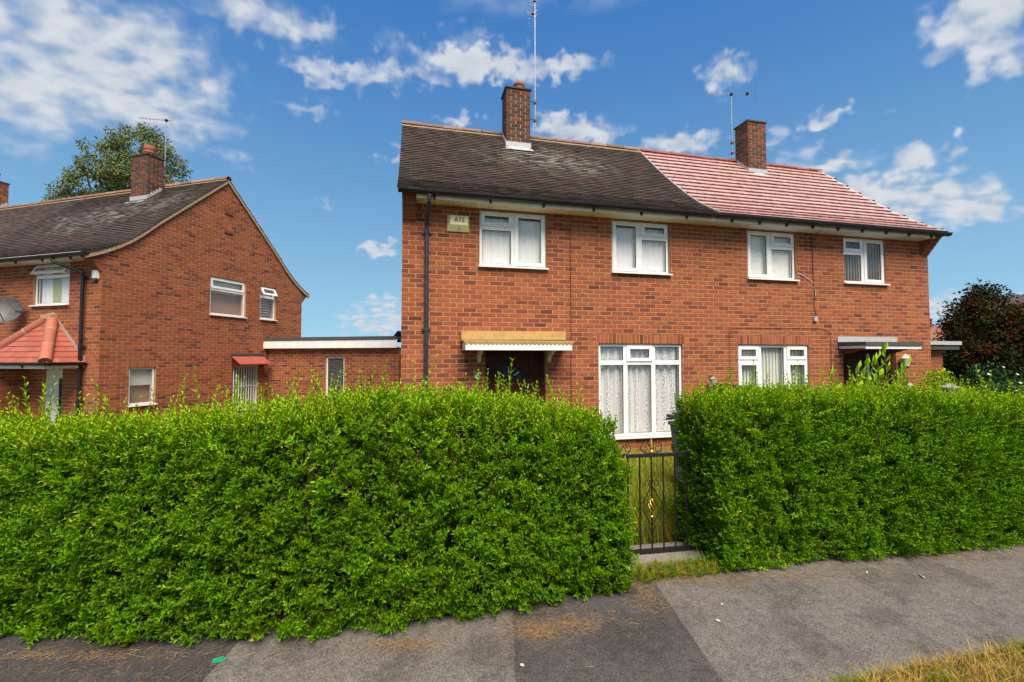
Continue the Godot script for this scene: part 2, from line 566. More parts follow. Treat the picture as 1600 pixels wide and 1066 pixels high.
# ---------------------------------------------------------------- roofs
# profile: points (outward, height) from the eaves up. A: along the eaves, O: outward. Returns point and upward tangent at arc length s
func along_profile(profile: Array, s: float) -> Array:
	for i in profile.size() - 1:
		var a: Vector2 = profile[i]
		var c: Vector2 = profile[i + 1]
		var l := a.distance_to(c)
		if s <= l or i == profile.size() - 2:
			return [a + (c - a) / l * s, (c - a) / l]
		s -= l
	return []

func profile_length(profile: Array) -> float:
	var l := 0.0
	for i in profile.size() - 1:
		l += profile[i].distance_to(profile[i + 1])
	return l

func tile_solid(b: MB, p: Vector3, A: Vector3, T: Vector3, N: Vector3, w: float, l: float, th: float, col: Color) -> void:
	var q := [p, p + A * w, p + A * w + T * l - N * th, p + T * l - N * th]
	b.quad(q[0] + N * th, q[1] + N * th, q[2] + N * th, q[3] + N * th, N, col)
	var tuck := T * (0.035 if th > 0.03 else 0.0)   # the lip of the big tiles is undercut
	b.quad(q[0] + tuck, q[1] + tuck, q[1] + N * th, q[0] + N * th, -T, col)
	b.quad(q[0], q[3], q[3] + N * th, q[0] + N * th, -A, col)
	b.quad(q[1], q[2], q[2] + N * th, q[1] + N * th, A, col)

func span_cut(_v: float) -> Vector2:
	return Vector2.ZERO

# rows of tiles from a0 to a1. colour: Callable(a, s) -> Color (linear). gap_for: rectangles [a0,s0,a1,s1] left free (chimneys)
func tile_roof(house: Node3D, o: Vector3, A: Vector3, O: Vector3, profile: Array, a0: float, a1: float, gauge: float, width: float, th: float, m: Material, colour: Callable, singles: int, s_seed: int, ragged := 0.004, gaps := [], first_row := 0) -> void:
	var r := RandomNumberGenerator.new()
	r.seed = s_seed
	var total := profile_length(profile)
	var rows := int(total / gauge)
	gauge = total / rows
	var cols := int(round((a1 - a0) / width))
	width = (a1 - a0) / cols
	var list := []
	for i in rows:
		var at := along_profile(profile, i * gauge)
		var up := along_profile(profile, minf((i + 1) * gauge, total - 0.001))
		var base: Vector2 = at[0]
		var tan2: Vector2 = (up[0] - base).normalized() if i < rows - 1 else at[1]
		var T := O * tan2.x + Vector3.UP * tan2.y
		var N := A.cross(T).normalized()
		if N.y < 0: N = -N
		var shift := (width * 0.5 if (i + first_row) % 2 else 0.0)
		for k in cols + 1:
			var x0 := a0 + k * width - shift
			var x1 := x0 + width
			x0 = maxf(x0, a0); x1 = minf(x1, a1)
			if x1 - x0 < 0.02: continue
			var free := false
			for g in gaps:
				if x0 > g[0] and x1 < g[2] and i * gauge > g[1] and i * gauge < g[3]: free = true
			if free: continue
			var p := o + A * (x0 + 0.0015) + O * base.x + Vector3.UP * base.y + N * r.randf_range(0, ragged) + T * r.randf_range(-ragged, ragged)
			var Tj := (T + A * r.randf_range(-0.012, 0.012) * (ragged / 0.004) + N * r.randf_range(-0.02, 0.03) * (ragged / 0.004)).normalized()
			list.append([p, Tj, N, x1 - x0 - 0.003, colour.call((x0 + x1) * 0.5, i * gauge), r.randf()])
	var order := []
	for i in list.size():
		order.append([(house.transform * list[i][0]).distance_squared_to(EYE) if list[i][3] > width - 0.01 else 1e9, i])
	order.sort_custom(func(x, y): return x[0] < y[0])
	var single := {}
	for i in mini(singles, order.size()):
		single[order[i][1]] = true
	var rest := MB.new()
	var shared := {}
	var l := gauge * 1.28
	for i in list.size():
		var q: Array = list[i]
		if single.has(i):
			var col: Color = q[4]
			var key := Color(snappedf(col.r, 0.012), snappedf(col.g, 0.008), snappedf(col.b, 0.008))
			if not shared.has(key):
				var b := MB.new()
				tile_solid(b, Vector3.ZERO, Vector3.RIGHT, Vector3.UP, Vector3.BACK, width - 0.003, l, th, key)
				shared[key] = b.mesh()
			var N: Vector3 = q[2]
			var T: Vector3 = q[1]
			var X := T.cross(N).normalized()
			var at: Vector3 = q[0]
			if X.dot(A) < 0:
				X = -X
			var ok := X.cross(T).dot(N) > 0
			if ok:
				inst(shared[key], "roof_tile", m, house, Transform3D(Basis(X, T, X.cross(T)), at))
			else:
				inst(shared[key], "roof_tile", m, house, Transform3D(Basis(-X, T, (-X).cross(T)), at + X * (width - 0.003)))
		else:
			tile_solid(rest, q[0], A, q[1], q[2], q[3], l, th, q[4])
	if rest.v.size():
		var e := put(rest, "roof_tiling", m, house)
		e.set_meta("kind", "stuff")

func roof_deck(house: Node3D, o: Vector3, A: Vector3, O: Vector3, profile: Array, back: Array, a0: float, a1: float, m: Material) -> void:
	var b := MB.new()
	for pr in [[profile, 1.0], [back, 1.0]]:
		var q: Array = pr[0]
		for i in q.size() - 1:
			var p := [q[i] - Vector2(0, 0.02), q[i + 1] - Vector2(0, 0.02)]
			b.quad(o + A * a0 + O * p[0].x + Vector3.UP * p[0].y, o + A * a1 + O * p[0].x + Vector3.UP * p[0].y, o + A * a1 + O * p[1].x + Vector3.UP * p[1].y, o + A * a0 + O * p[1].x + Vector3.UP * p[1].y, Vector3.UP)
	put(b, "roof_deck", m, house)

func ridge_tiles(house: Node3D, o: Vector3, A: Vector3, O: Vector3, at: Vector2, a0: float, a1: float, each: float, rad: float, m: Material, s: int, cols: Array, bedding: Material = null) -> void:
	var r := RandomNumberGenerator.new()
	r.seed = s
	var n := int(round((a1 - a0) / each))
	var l := (a1 - a0) / n
	var bed := MB.new()
	bed.box(Vector3.ZERO, Vector3.ONE, Color.WHITE)
	for i in n:
		var b := MB.new()
		var col: Color = cols[r.randi() % cols.size()]
		var x0 := a0 + i * l + 0.006
		var x1 := a0 + (i + 1) * l - 0.006
		var dy := r.randf_range(-0.008, 0.008)
		var k := 9
		for q in k:
			var t0 := PI * q / k
			var t1 := PI * (q + 1) / k
			var n0 := O * cos(t0) + Vector3.UP * sin(t0)
			var n1 := O * cos(t1) + Vector3.UP * sin(t1)
			var c := o + O * at.x + Vector3.UP * (at.y + dy - 0.02)
			b.quad(c + A * x0 + n0 * rad, c + A * x1 + n0 * rad, c + A * x1 + n1 * rad, c + A * x0 + n1 * rad, n0 + n1, col)
			for e in [x0, x1]:
				b.quad(c + A * e + n0 * rad, c + A * e + n1 * rad, c + A * e + n1 * (rad - 0.015), c + A * e + n0 * (rad - 0.015), A if e == x1 else -A, col)
		put(b, "ridge_tile", m, house)
	var mb := MB.new()
	mb.hexa(o + A * (a0 + 0.01) + O * (at.x - rad * 0.93) + Vector3.UP * (at.y - 0.075), A * (a1 - a0 - 0.02), Vector3.UP * 0.035, O * rad * 1.86)
	put(mb, "ridge_mortar", bedding if bedding else mat.cement, house)

func gutter(house: Node3D, p0: Vector3, p1: Vector3, O: Vector3, rad: float, m: Material, bracket_every := 0.9, called := "gutter") -> void:
	var b := MB.new()
	var k := 8
	var A := (p1 - p0).normalized()
	for q in k:
		var t0 := PI * q / k
		var t1 := PI * (q + 1) / k
		var n0 := O * cos(t0) - Vector3.UP * sin(t0)
		var n1 := O * cos(t1) - Vector3.UP * sin(t1)
		b.tri_n(p0 + n0 * rad, p1 + n0 * rad, p1 + n1 * rad, n0, n0, n1)
		b.tri_n(p0 + n0 * rad, p1 + n1 * rad, p0 + n1 * rad, n0, n1, n1)
		var ri := rad - 0.005
		b.tri_n(p0 + n0 * ri, p1 + n0 * ri, p1 + n1 * ri, -n0, -n0, -n1)
		b.tri_n(p0 + n0 * ri, p1 + n1 * ri, p0 + n1 * ri, -n0, -n1, -n1)
		for e in [[p0, -A], [p1, A]]:
			b.tri(e[0], e[0] + n0 * rad, e[0] + n1 * rad, e[1])
	for sgn in [1.0, -1.0]:
		b.quad(p0 + O * rad * sgn, p1 + O * rad * sgn, p1 + O * (rad - 0.005) * sgn, p0 + O * (rad - 0.005) * sgn, Vector3.UP)
		b.hexa(p0 + O * (rad * sgn - 0.004) + Vector3.UP * 0.0005, A * p0.distance_to(p1), Vector3.UP * 0.008, O * 0.008)
	var g := put(b, called, m, house)
	var n := int(p0.distance_to(p1) / bracket_every)
	for i in n:
		var c := MB.new()
		var p := p0 + A * (bracket_every * (i + 0.6))
		for q in 6:
			var t0 := PI * 0.98 * q / 6
			var t1 := PI * 0.98 * (q + 1) / 6
			var n0 := O * cos(t0) - Vector3.UP * sin(t0)
			var n1 := O * cos(t1) - Vector3.UP * sin(t1)
			var r2 := rad + 0.007
			c.quad(p + n0 * r2, p + n1 * r2, p + n1 * r2 + A * 0.035, p + n0 * r2 + A * 0.035, n0 + n1)
			c.quad(p + n0 * r2, p + n1 * r2, p + n1 * rad, p + n0 * rad, -A)
			c.quad(p + A * 0.035 + n0 * r2, p + A * 0.035 + n1 * r2, p + A * 0.035 + n1 * rad, p + A * 0.035 + n0 * rad, A)
		c.hexa(p - Vector3.UP * (rad + 0.05) - O * (rad + 0.002), A * 0.035, Vector3.UP * 0.06, O * 0.03)
		put(c, "bracket", m, g)

func downpipe(house: Node3D, pts: Array, rad: float, m: Material, clips: Array, N: Vector3) -> void:
	var b := MB.new()
	b.tube(pts, rad, rad, 12)
	var d := put(b, "downpipe", m, house)
	var last: Vector3 = pts[-1]
	for v in clips:
		var c := MB.new()
		var p := Vector3(last.x, v, last.z)
		c.tube([p - Vector3.UP * 0.03, p + Vector3.UP * 0.03], rad + 0.009, rad + 0.009, 12)
		var S := N.cross(Vector3.UP)
		c.hexa(p - S * (rad + 0.04) - Vector3.UP * 0.014 - N * (rad + 0.03), S * (rad + 0.04) * 2.0, Vector3.UP * 0.028, N * 0.02)
		put(c, "pipe_clip", m, d)

# chimney stack with each brick in view its own sub-part
func chimney(house: Node3D, o: Vector3, U: Vector3, N: Vector3, w: float, d: float, v0: float, v1: float, dark: float, s: int, flash_v: float) -> Node3D:
	var c := part("chimney", house)
	var core := MB.new()
	core.hexa(o + U * 0.008 + Vector3.UP * v0 - N * 0.008, U * (w - 0.016), Vector3.UP * (v1 - v0), -N * (d - 0.016))
	put(core, "mortar_core", mat.mortar if dark < 0.7 else mat.cement, c)
	var faces := [[o, U, N, w], [o + U * w, -N, U, d], [o - N * d, N, -U, d], [o + U * w - N * d, -U, -N, w]]
	for k in 4:
		var f: Array = faces[k]
		var span := func(_v): return Vector2(0, f[3])
		var list := lay_bricks(span, v0, v1, [], s + k, func(_u, _v): return dark, (0.0 if k % 2 == 0 else BRICK * 0.5))
		for q in list:
			var b := MB.new()
			brick_solid(b, f[0], f[1], f[2], q[0], q[1], q[2], q[3], q[4], q[5], 0.0, tones[q[6]])
			put(b, "brick", mat.brick, c)
	var cap := MB.new()
	cap.hexa(o - U * 0.025 + N * 0.025 + Vector3.UP * v1, U * (w + 0.05), Vector3.UP * 0.035, -N * (d + 0.05))
	put(cap, "coping", mat.felt, c)
	var fl := MB.new()
	fl.hexa(o - U * 0.012 + N * 0.006 + Vector3.UP * (flash_v - 0.03), U * (w + 0.024), Vector3.UP * 0.13, N * 0.008)
	fl.hexa(o - U * 0.03 + N * 0.006 + Vector3.UP * (flash_v - 0.03), U * (w + 0.06), (N * 0.16 - Vector3.UP * 0.13), (Vector3.UP * 0.008 + N * 0.008))
	var st := int(d / 0.08)
	for sd in [[-0.012, -1], [w + 0.004, 1]]:
		for i in st:
			fl.hexa(o + U * sd[0] - N * (i * 0.08) + Vector3.UP * (flash_v + i * 0.075 - 0.06), U * 0.008, Vector3.UP * 0.20, -N * 0.08)
	put(fl, "flashing", mat.lead, c)
	return c

# ---------------------------------------------------------------- windows
# ring of four butted bars
func ring(b: MB, u0: float, v0: float, u1: float, v1: float, w: float, z0: float, z1: float) -> void:
	b.box(Vector3(u0, v0, z0), Vector3(u1, v0 + w, z1))
	b.box(Vector3(u0, v1 - w, z0), Vector3(u1, v1, z1))
	b.box(Vector3(u0, v0 + w, z0), Vector3(u0 + w, v1 - w, z1))
	b.box(Vector3(u1 - w, v0 + w, z0), Vector3(u1, v1 - w, z1))

func curtain_sheet(u0: float, v0: float, u1: float, v1: float, z: float, fold: float, amp: float, s: int) -> MB:
	var r := RandomNumberGenerator.new()
	r.seed = s
	var b := MB.new()
	var n := int((u1 - u0) / 0.012)
	var ph := r.randf() * TAU
	var prev := Vector3.ZERO
	var pn := Vector3.ZERO
	for i in n + 1:
		var u := lerpf(u0, u1, float(i) / n)
		var f := u * TAU / fold + ph + 1.3 * sin(u * 5.1 + ph)
		var zz := z + amp * sin(f) + amp * 0.5 * sin(f * 2.3)
		var dz := amp * cos(f) * TAU / fold
		var p := Vector3(u, 0, zz)
		var nn := Vector3(-dz, 0, 1).normalized()
		if i > 0:
			var k := b.v.size()
			b.v.append_array([Vector3(prev.x, v0, prev.z), Vector3(p.x, v0, p.z), Vector3(p.x, v1, p.z), Vector3(prev.x, v1, prev.z)])
			b.n.append_array([pn, nn, nn, pn])
			var tone := Color(1, 1, 1)
			b.c.append_array([tone, tone, tone, tone])
			var a := (prev.x - u0) / 0.75
			var c := (p.x - u0) / 0.75
			var h := (v1 - v0) / 0.75
			b.uv.append_array([Vector2(a, h), Vector2(c, h), Vector2(c, 0), Vector2(a, 0)])
			b.ix.append_array([k, k + 2, k + 1, k, k + 3, k + 2])
		prev = p
		pn = nn
	return b

# cells: [u0,v0,u1,v1,kind] kind: "fixed", "sash", "open" (top-hung, standing open). behind: what hangs inside
func window(house: Node3D, at: Transform3D, u0: float, v0: float, u1: float, v1: float, cells: Array, behind: String, s: int, sill := 0.06, frame_mat: Material = null) -> Node3D:
	var w := part("window", house)
	w.transform = at
	var fm: Material = frame_mat if frame_mat else mat.upvc
	var zb := -0.105
	var fr := MB.new()
	for c in cells:
		ring(fr, c[0], c[1], c[2], c[3], 0.042, zb, -0.045)
	put(fr, "frame", fm, w)
	for c in cells:
		var a0: float = c[0] + 0.042
		var b0: float = c[1] + 0.042
		var a1: float = c[2] - 0.042
		var b1: float = c[3] - 0.042
		if c[4] == "fixed":
			# thin dark glazing gasket and the pane
			var gk := MB.new()
			ring(gk, a0, b0, a1, b1, 0.007, -0.075, -0.062)
			put(gk, "gasket", mat.rubber, w)
			var pn := MB.new()
			pn.quad(Vector3(a0, b0, -0.068), Vector3(a1, b0, -0.068), Vector3(a1, b1, -0.068), Vector3(a0, b1, -0.068), Vector3.BACK)
			put(pn, "pane", mat.glass, w)
		else:
			var sw := 0.046
			var holder := part("sash", w)
			var off := Vector3.ZERO
			if c[4] == "open":
				holder.position = Vector3(0, c[3] - 0.03, -0.045)
				holder.rotation.x = -0.52
				off = Vector3(0, -(c[3] - 0.03), 0.045)
			var sm := MB.new()
			ring(sm, a0 - 0.018, b0 - 0.018, a1 + 0.018, b1 + 0.018, sw + 0.018, -0.0445, -0.026)
			ring(sm, a0 + 0.004, b0 + 0.004, a1 - 0.004, b1 - 0.004, sw - 0.006, -0.085, -0.0448)
			for i in sm.v.size(): sm.v[i] += off
			put(sm, "sash_frame", fm, holder)
			var gk := MB.new()
			ring(gk, a0 + sw, b0 + sw, a1 - sw, b1 - sw, 0.007, -0.06, -0.046)
			for i in gk.v.size(): gk.v[i] += off
			put(gk, "gasket", mat.rubber, holder)
			var pn := MB.new()
			pn.quad(off + Vector3(a0 + sw, b0 + sw, -0.055), off + Vector3(a1 - sw, b0 + sw, -0.055), off + Vector3(a1 - sw, b1 - sw, -0.055), off + Vector3(a0 + sw, b1 - sw, -0.055), Vector3.BACK)
			put(pn, "pane", mat.glass if behind != "frosted" else mat.frosted, holder)
	if sill > 0:
		var sl := MB.new()
		sl.hexa(Vector3(u0 - 0.03, v0 - 0.028, -0.044), Vector3(u1 - u0 + 0.06, 0, 0), Vector3(0, 0.026, 0), Vector3(0, -0.006, 0.044 + sill))
		put(sl, "sill", fm, w)
	# shallow room behind
	var rm := MB.new()
	rm.box(Vector3(u0 - 0.15, v0 - 0.1, -0.95), Vector3(u1 + 0.15, v1 + 0.08, -0.262), Color.WHITE, [5])
	put(rm, "room", mat.dark_room, w)
	var iu0 := u0 + 0.02
	var iu1 := u1 - 0.02
	match behind:
		"net":
			put(curtain_sheet(iu0, v0 + 0.03, iu1, v1 - 0.10, -0.135, 0.13, 0.010, s), "curtain", mat.net, w)
		"lace":
			put(curtain_sheet(iu0, v0 + 0.02, iu1, v1 - 0.03, -0.15, 0.15, 0.024, s), "curtain", mat.lace, w)
		"roller":
			var b := MB.new()
			b.box(Vector3(iu0, v0 + 0.03, -0.14), Vector3(iu1, v1 - 0.02, -0.135))
			put(b, "roller_blind", mat.white_paint, w)
		"vertical", "vertical_dark":
			var dark := behind == "vertical_dark"
			var b := MB.new()
			var x := iu0 + 0.02
			var r := RandomNumberGenerator.new()
			r.seed = s
			while x < iu1:
				var t := (0.95 if dark else 0.22) + r.randf_range(-0.08, 0.08)
				var dx := Vector3(cos(t), 0, -sin(t)) * 0.089
				b.hexa(Vector3(x, v0 + 0.04, -0.155) - dx * 0.5, dx, Vector3(0, v1 - v0 - 0.08, 0), Vector3(sin(t), 0, cos(t)) * 0.002)
				x += 0.078
			put(b, "vertical_blind", mat.blind, w)
		"wood":
			var b := MB.new()
			b.box(Vector3(u0, v0, -0.24), Vector3(u1, v1, -0.23))
			put(b, "wooden_panel", mat.wood_blind, w)
			var e := MB.new()
			e.box(Vector3(iu0, v1 - 0.42, -0.15), Vector3(iu1, v1 - 0.02, -0.142))
			put(e, "roller_blind", mat.blind, w)
		"curtains":
			var b := curtain_sheet(iu0, v0 + 0.02, iu1, v1 - 0.03, -0.15, 0.12, 0.014, s)
			put(b, "curtain", mat.net, w)
			put(curtain_sheet(lerpf(iu0, iu1, 0.38), v0 + 0.02, lerpf(iu0, iu1, 0.60), v1 - 0.03, -0.125, 0.08, 0.012, s + 1), "side_curtain", mat.green_curtain, w)
		"slats":
			for i in 12:
				var b := MB.new()
				var y := lerpf(v0 + 0.05, v1 - 0.1, i / 11.0)
				b.hexa(Vector3(iu0, y, -0.2), Vector3(iu1 - iu0, 0, 0), Vector3(0, 0.035, 0.02), Vector3(0, 0.002, -0.003))
				put(b, "blind_slat", mat.blind, w)
		"frosted", "obscure":
			var b := MB.new()
			b.box(Vector3(u0 + 0.043, v0 + 0.043, -0.09), Vector3(u1 - 0.043, v1 - 0.043, -0.08))
			put(b, "obscured_glass", mat.frosted if behind == "frosted" else mat.dark_obscure, w)
	return w

# ---------------------------------------------------------------- the houses
const MAIN_AT := Vector3(-1.819, 0, -7.209)
const MAIN_TURN := 0.2246
const PARTY := 5.74
const LENGTH := 11.39
const DEPTH := 5.30
const SIDE_AT := Vector3(-9.088, 0, -9.682)
const SIDE_TURN := 1.3041
const SIDE_DEPTH := 6.11

var main_profile := [Vector2(0.33, 4.475), Vector2(0.13, 4.60), Vector2(-0.25, 4.85), Vector2(-0.72, 5.22), Vector2(-1.22, 5.66), Vector2(-1.78, 6.18), Vector2(-2.65, 7.04)]
var side_profile := [Vector2(0.32, 4.03), Vector2(0.09, 4.14), Vector2(-0.1, 4.25), Vector2(-0.33, 4.40), Vector2(-0.57, 4.58), Vector2(-0.82, 4.81), Vector2(-1.17, 5.17), Vector2(-2.16, 6.11), Vector2(-3.055, 6.95)]

func mirrored(profile: Array, depth: float) -> Array:
	var out := []
	for p in profile: out.append(Vector2(-depth - p.x, p.y))
	return out

func reach(profile: Array, v: float) -> float:   # how far out the roof is at height v
	for i in profile.size() - 1:
		if v <= profile[i + 1].y:
			return lerpf(profile[i].x, profile[i + 1].x, clampf((v - profile[i].y) / (profile[i + 1].y - profile[i].y), -0.2, 1))
	return profile[-1].x

func dark_patch(u: float, v: float, base: float) -> float:
	return clampf(base + 0.22 * lump.get_noise_2d(u * 60.0, v * 90.0), 0.02, 0.9)

func lichen(a: float, s: float, ca: float, cs: float, sa: float, ss: float) -> float:
	var q := Vector2((a - ca) / sa, (s - cs) / ss).length()
	return clampf(1.25 - q + 0.5 * lump.get_noise_2d(a * 130.0, s * 130.0), 0, 1)

func old_tile(r: RandomNumberGenerator) -> Color:
	var q := r.randf()
	var k := r.randf_range(0.8, 1.25)
	if q < 0.10: return Color(0.110, 0.056, 0.036) * k
	if q < 0.25: return Color(0.040, 0.031, 0.026) * k
	return Color(0.074, 0.050, 0.037) * k

func eaves(house: Node3D, o: Vector3, A: Vector3, O: Vector3, a0: float, a1: float, v: float, out: float, m: Material, soff: Material) -> void:
	var f := MB.new()
	f.hexa(o + A * a0 + O * (out - 0.02) + Vector3.UP * v, A * (a1 - a0), Vector3.UP * 0.135, O * 0.02)
	put(f, "fascia", m, house)
	var b := MB.new()
	var n := int((a1 - a0) / 0.1)
	for i in n:
		b.hexa(o + A * (a0 + (a1 - a0) * i / n) + O * 0.002 + Vector3.UP * (v + 0.006), A * ((a1 - a0) / n - 0.006), Vector3.UP * 0.01, O * (out - 0.024))
	b.hexa(o + A * a0 + O * 0.002 + Vector3.UP * (v + 0.018), A * (a1 - a0), Vector3.UP * 0.006, O * (out - 0.024))
	put(b, "soffit", soff, house)

func corbel(house: Node3D, x0: float, x1: float, v0: float, v1: float, out: float, at: Transform3D) -> void:
	var r := RandomNumberGenerator.new()
	r.seed = 5
	var n := 12
	var b := MB.new()
	for i in n:
		var e := out * (i + 1) / n
		var v := lerpf(v0, v1, float(i) / n)
		var h := (v1 - v0) / n
		var t: Color = tones[tone_for(r, 0.65, 0.0)]
		b.box(Vector3(x0 + 0.002, v + 0.003, -0.02), Vector3(x1, v + h - 0.003, e), t)
	var c := put(b, "corbel", mat.brick, house)
	c.transform = at
	var m := MB.new()
	for i in n:
		m.box(Vector3(x0 + 0.006, lerpf(v0, v1, float(i) / n), -0.02), Vector3(x1 - 0.005, lerpf(v0, v1, float(i + 1) / n), out * (i + 1) / n - 0.006))
	var e := put(m, "corbel_mortar", mat.mortar, house)
	e.transform = at

func number_four(house: Node3D) -> void:
	var t := TextMesh.new()
	t.text = "4"
	var f := SystemFont.new()
	f.font_names = PackedStringArray(["Droid Sans"])
	f.font_weight = 700
	t.font = f
	t.font_size = 64
	t.pixel_size = 0.14 / 47.0
	t.depth = 0.014
	var o := inst(t, "house_number", mat.digit, house, Transform3D(Basis(), Vector3(1.255, 1.47, 0.028)))
	o.set_meta("label", "silver digit 4 beside the brown door")

func front_door(house: Node3D) -> void:
	var d := part("door", house)
	var fr := MB.new()
	ring(fr, 1.41, -0.12, 2.47, 1.90, 0.055, -0.16, -0.09)
	fr.box(Vector3(2.20, -0.06, -0.155), Vector3(2.26, 1.845, -0.095))
	fr.box(Vector3(2.262, -0.06, -0.15), Vector3(2.414, 1.844, -0.125))
	put(fr, "frame", mat.door_brown, d)
	var leaf := MB.new()
	leaf.box(Vector3(1.466, -0.06, -0.15), Vector3(2.199, 1.844, -0.115))
	for q in [[1.55, 0.75, 1.80, 1.28], [1.86, 0.75, 2.11, 1.28], [1.55, 0.1, 1.80, 0.6], [1.86, 0.1, 2.11, 0.6]]:
		ring(leaf, q[0], q[1], q[2], q[3], 0.02, -0.1148, -0.104)
		leaf.box(Vector3(q[0] + 0.05, q[1] + 0.05, -0.1148), Vector3(q[2] - 0.05, q[3] - 0.05, -0.106))
	leaf.box(Vector3(1.53, 1.36, -0.1148), Vector3(2.13, 1.375, -0.102))
	var k := 14
	for i in k:
		var a := PI * i / k
		var b := PI * (i + 1) / k
		var pa := Vector3(1.83 + 0.285 * cos(a), 1.40 + 0.285 * sin(a), -0.1148)
		var pb := Vector3(1.83 + 0.285 * cos(b), 1.40 + 0.285 * sin(b), -0.1148)
		var ia := Vector3(1.83 + 0.255 * cos(a), 1.40 + 0.255 * sin(a), -0.1148)
		var ib := Vector3(1.83 + 0.255 * cos(b), 1.40 + 0.255 * sin(b), -0.1148)
		var z := Vector3(0, 0, 0.014)
		leaf.quad(pa + z, pb + z, ib + z, ia + z, Vector3.BACK)
		leaf.quad(pa, pb, pb + z, pa + z, pa - Vector3(1.83, 1.40, -0.11))
		leaf.quad(ia, ib, ib + z, ia + z, Vector3(1.83, 1.40, -0.11) - ia)
	put(leaf, "door_leaf", mat.door_brown, d)
	var g := MB.new()
	for i in k:
		var a := PI * i / k
		var b := PI * (i + 1) / k
		g.quad(Vector3(1.83 + 0.255 * cos(a), 1.40 + 0.255 * sin(a), -0.112), Vector3(1.83 + 0.255 * cos(b), 1.40 + 0.255 * sin(b), -0.112), Vector3(1.83 + 0.05 * cos(b), 1.40 + 0.05 * sin(b), -0.112), Vector3(1.83 + 0.05 * cos(a), 1.40 + 0.05 * sin(a), -0.112), Vector3.BACK)
	put(g, "fanlight", mat.dark_obscure, d)
	for a in [0.62, PI / 2, PI - 0.62]:
		var s := MB.new()
		var dir := Vector3(cos(a), sin(a), 0)
		var side := Vector3(-sin(a), cos(a), 0)
		s.hexa(Vector3(1.83, 1.40, -0.1115) + dir * 0.11 - side * 0.008, dir * 0.12, side * 0.016, Vector3(0, 0, 0.006))
		put(s, "glazing_bar", mat.cream, d)
	var h := MB.new()
	h.box(Vector3(2.12, 0.86, -0.1148), Vector3(2.15, 1.04, -0.105))
	h.tube([Vector3(2.135, 0.96, -0.105), Vector3(2.135, 0.96, -0.065), Vector3(2.03, 0.96, -0.06)], 0.009, 0.009, 6)
	put(h, "handle", mat.gold, d)

func timber_canopy(house: Node3D) -> void:
	var c := part("door_canopy", house)
	var a := MB.new()
	a.hexa(Vector3(0.98, 2.085, 0.004), Vector3(1.85, 0.012, 0), Vector3(0.0, 0.15, 0), Vector3(0, 0, 0.05))
	put(a, "flashing_board", mat.ochre, c)
	var s := MB.new()
	s.hexa(Vector3(0.97, 2.055, 0.003), Vector3(1.86, 0, 0), Vector3(0, 0.028, 0), Vector3(0.0, -0.022, 0.49))
	put(s, "roof_slab", mat.ochre, c)
	var f := MB.new()
	f.box(Vector3(1.00, 1.905, 0.46), Vector3(2.79, 2.03, 0.482))
	f.box(Vector3(1.00, 1.905, 0.02), Vector3(1.022, 2.03, 0.46))
	f.box(Vector3(2.768, 1.905, 0.02), Vector3(2.79, 2.03, 0.46))
	put(f, "fascia_board", mat.white_paint, c)
	# scalloped felt edge lapping over the fascia
	var e := MB.new()
	var n := 26
	for i in n:
		var x0 := 0.985 + (2.805 - 0.985) * i / n
		var x1 := 0.985 + (2.805 - 0.985) * (i + 1) / n
		for k in 6:
			var p := lerpf(x0, x1, k / 6.0)
			var q := lerpf(x0, x1, (k + 1) / 6.0)
			var dp := 0.012 + 0.03 * sin(PI * k / 6.0)
			var dq := 0.012 + 0.03 * sin(PI * (k + 1) / 6.0)
			e.quad(Vector3(p, 2.036, 0.494), Vector3(q, 2.036, 0.494), Vector3(q, 2.036 - dq, 0.490), Vector3(p, 2.036 - dp, 0.490), Vector3.BACK)
			e.quad(Vector3(p, 2.036 - dp, 0.490), Vector3(q, 2.036 - dq, 0.490), Vector3(q, 2.036 - dq, 0.4825), Vector3(p, 2.036 - dp, 0.4825), Vector3.DOWN)
	e.box(Vector3(0.985, 2.036, 0.4825), Vector3(2.805, 2.060, 0.494))
	put(e, "scalloped_edge", mat.ochre, c)
	var u := MB.new()
	u.box(Vector3(1.022, 1.99, 0.02), Vector3(2.768, 2.0, 0.46))
	put(u, "lining", mat.cream, c)
	for x in [1.26, 2.50]:
		var b := MB.new()
		var prof := [Vector2(0.002, 1.989), Vector2(0.42, 1.989), Vector2(0.42, 1.94), Vector2(0.33, 1.90), Vector2(0.20, 1.84), Vector2(0.10, 1.82), Vector2(0.06, 1.72), Vector2(0.002, 1.70)]
		for i in prof.size():
			var p: Vector2 = prof[i]
			var q: Vector2 = prof[(i + 1) % prof.size()]
			var mid := Vector2(0.15, 1.92)
			b.quad(Vector3(x, p.y, p.x), Vector3(x, q.y, q.x), Vector3(x + 0.055, q.y, q.x), Vector3(x + 0.055, p.y, p.x), Vector3(0, (p.y + q.y) * 0.5 - mid.y, (p.x + q.x) * 0.5 - mid.x))
			b.tri(Vector3(x, mid.y, mid.x), Vector3(x, p.y, p.x), Vector3(x, q.y, q.x), Vector3.LEFT)
			b.tri(Vector3(x + 0.055, mid.y, mid.x), Vector3(x + 0.055, p.y, p.x), Vector3(x + 0.055, q.y, q.x), Vector3.RIGHT)
		put(b, "bracket", mat.cream, c)

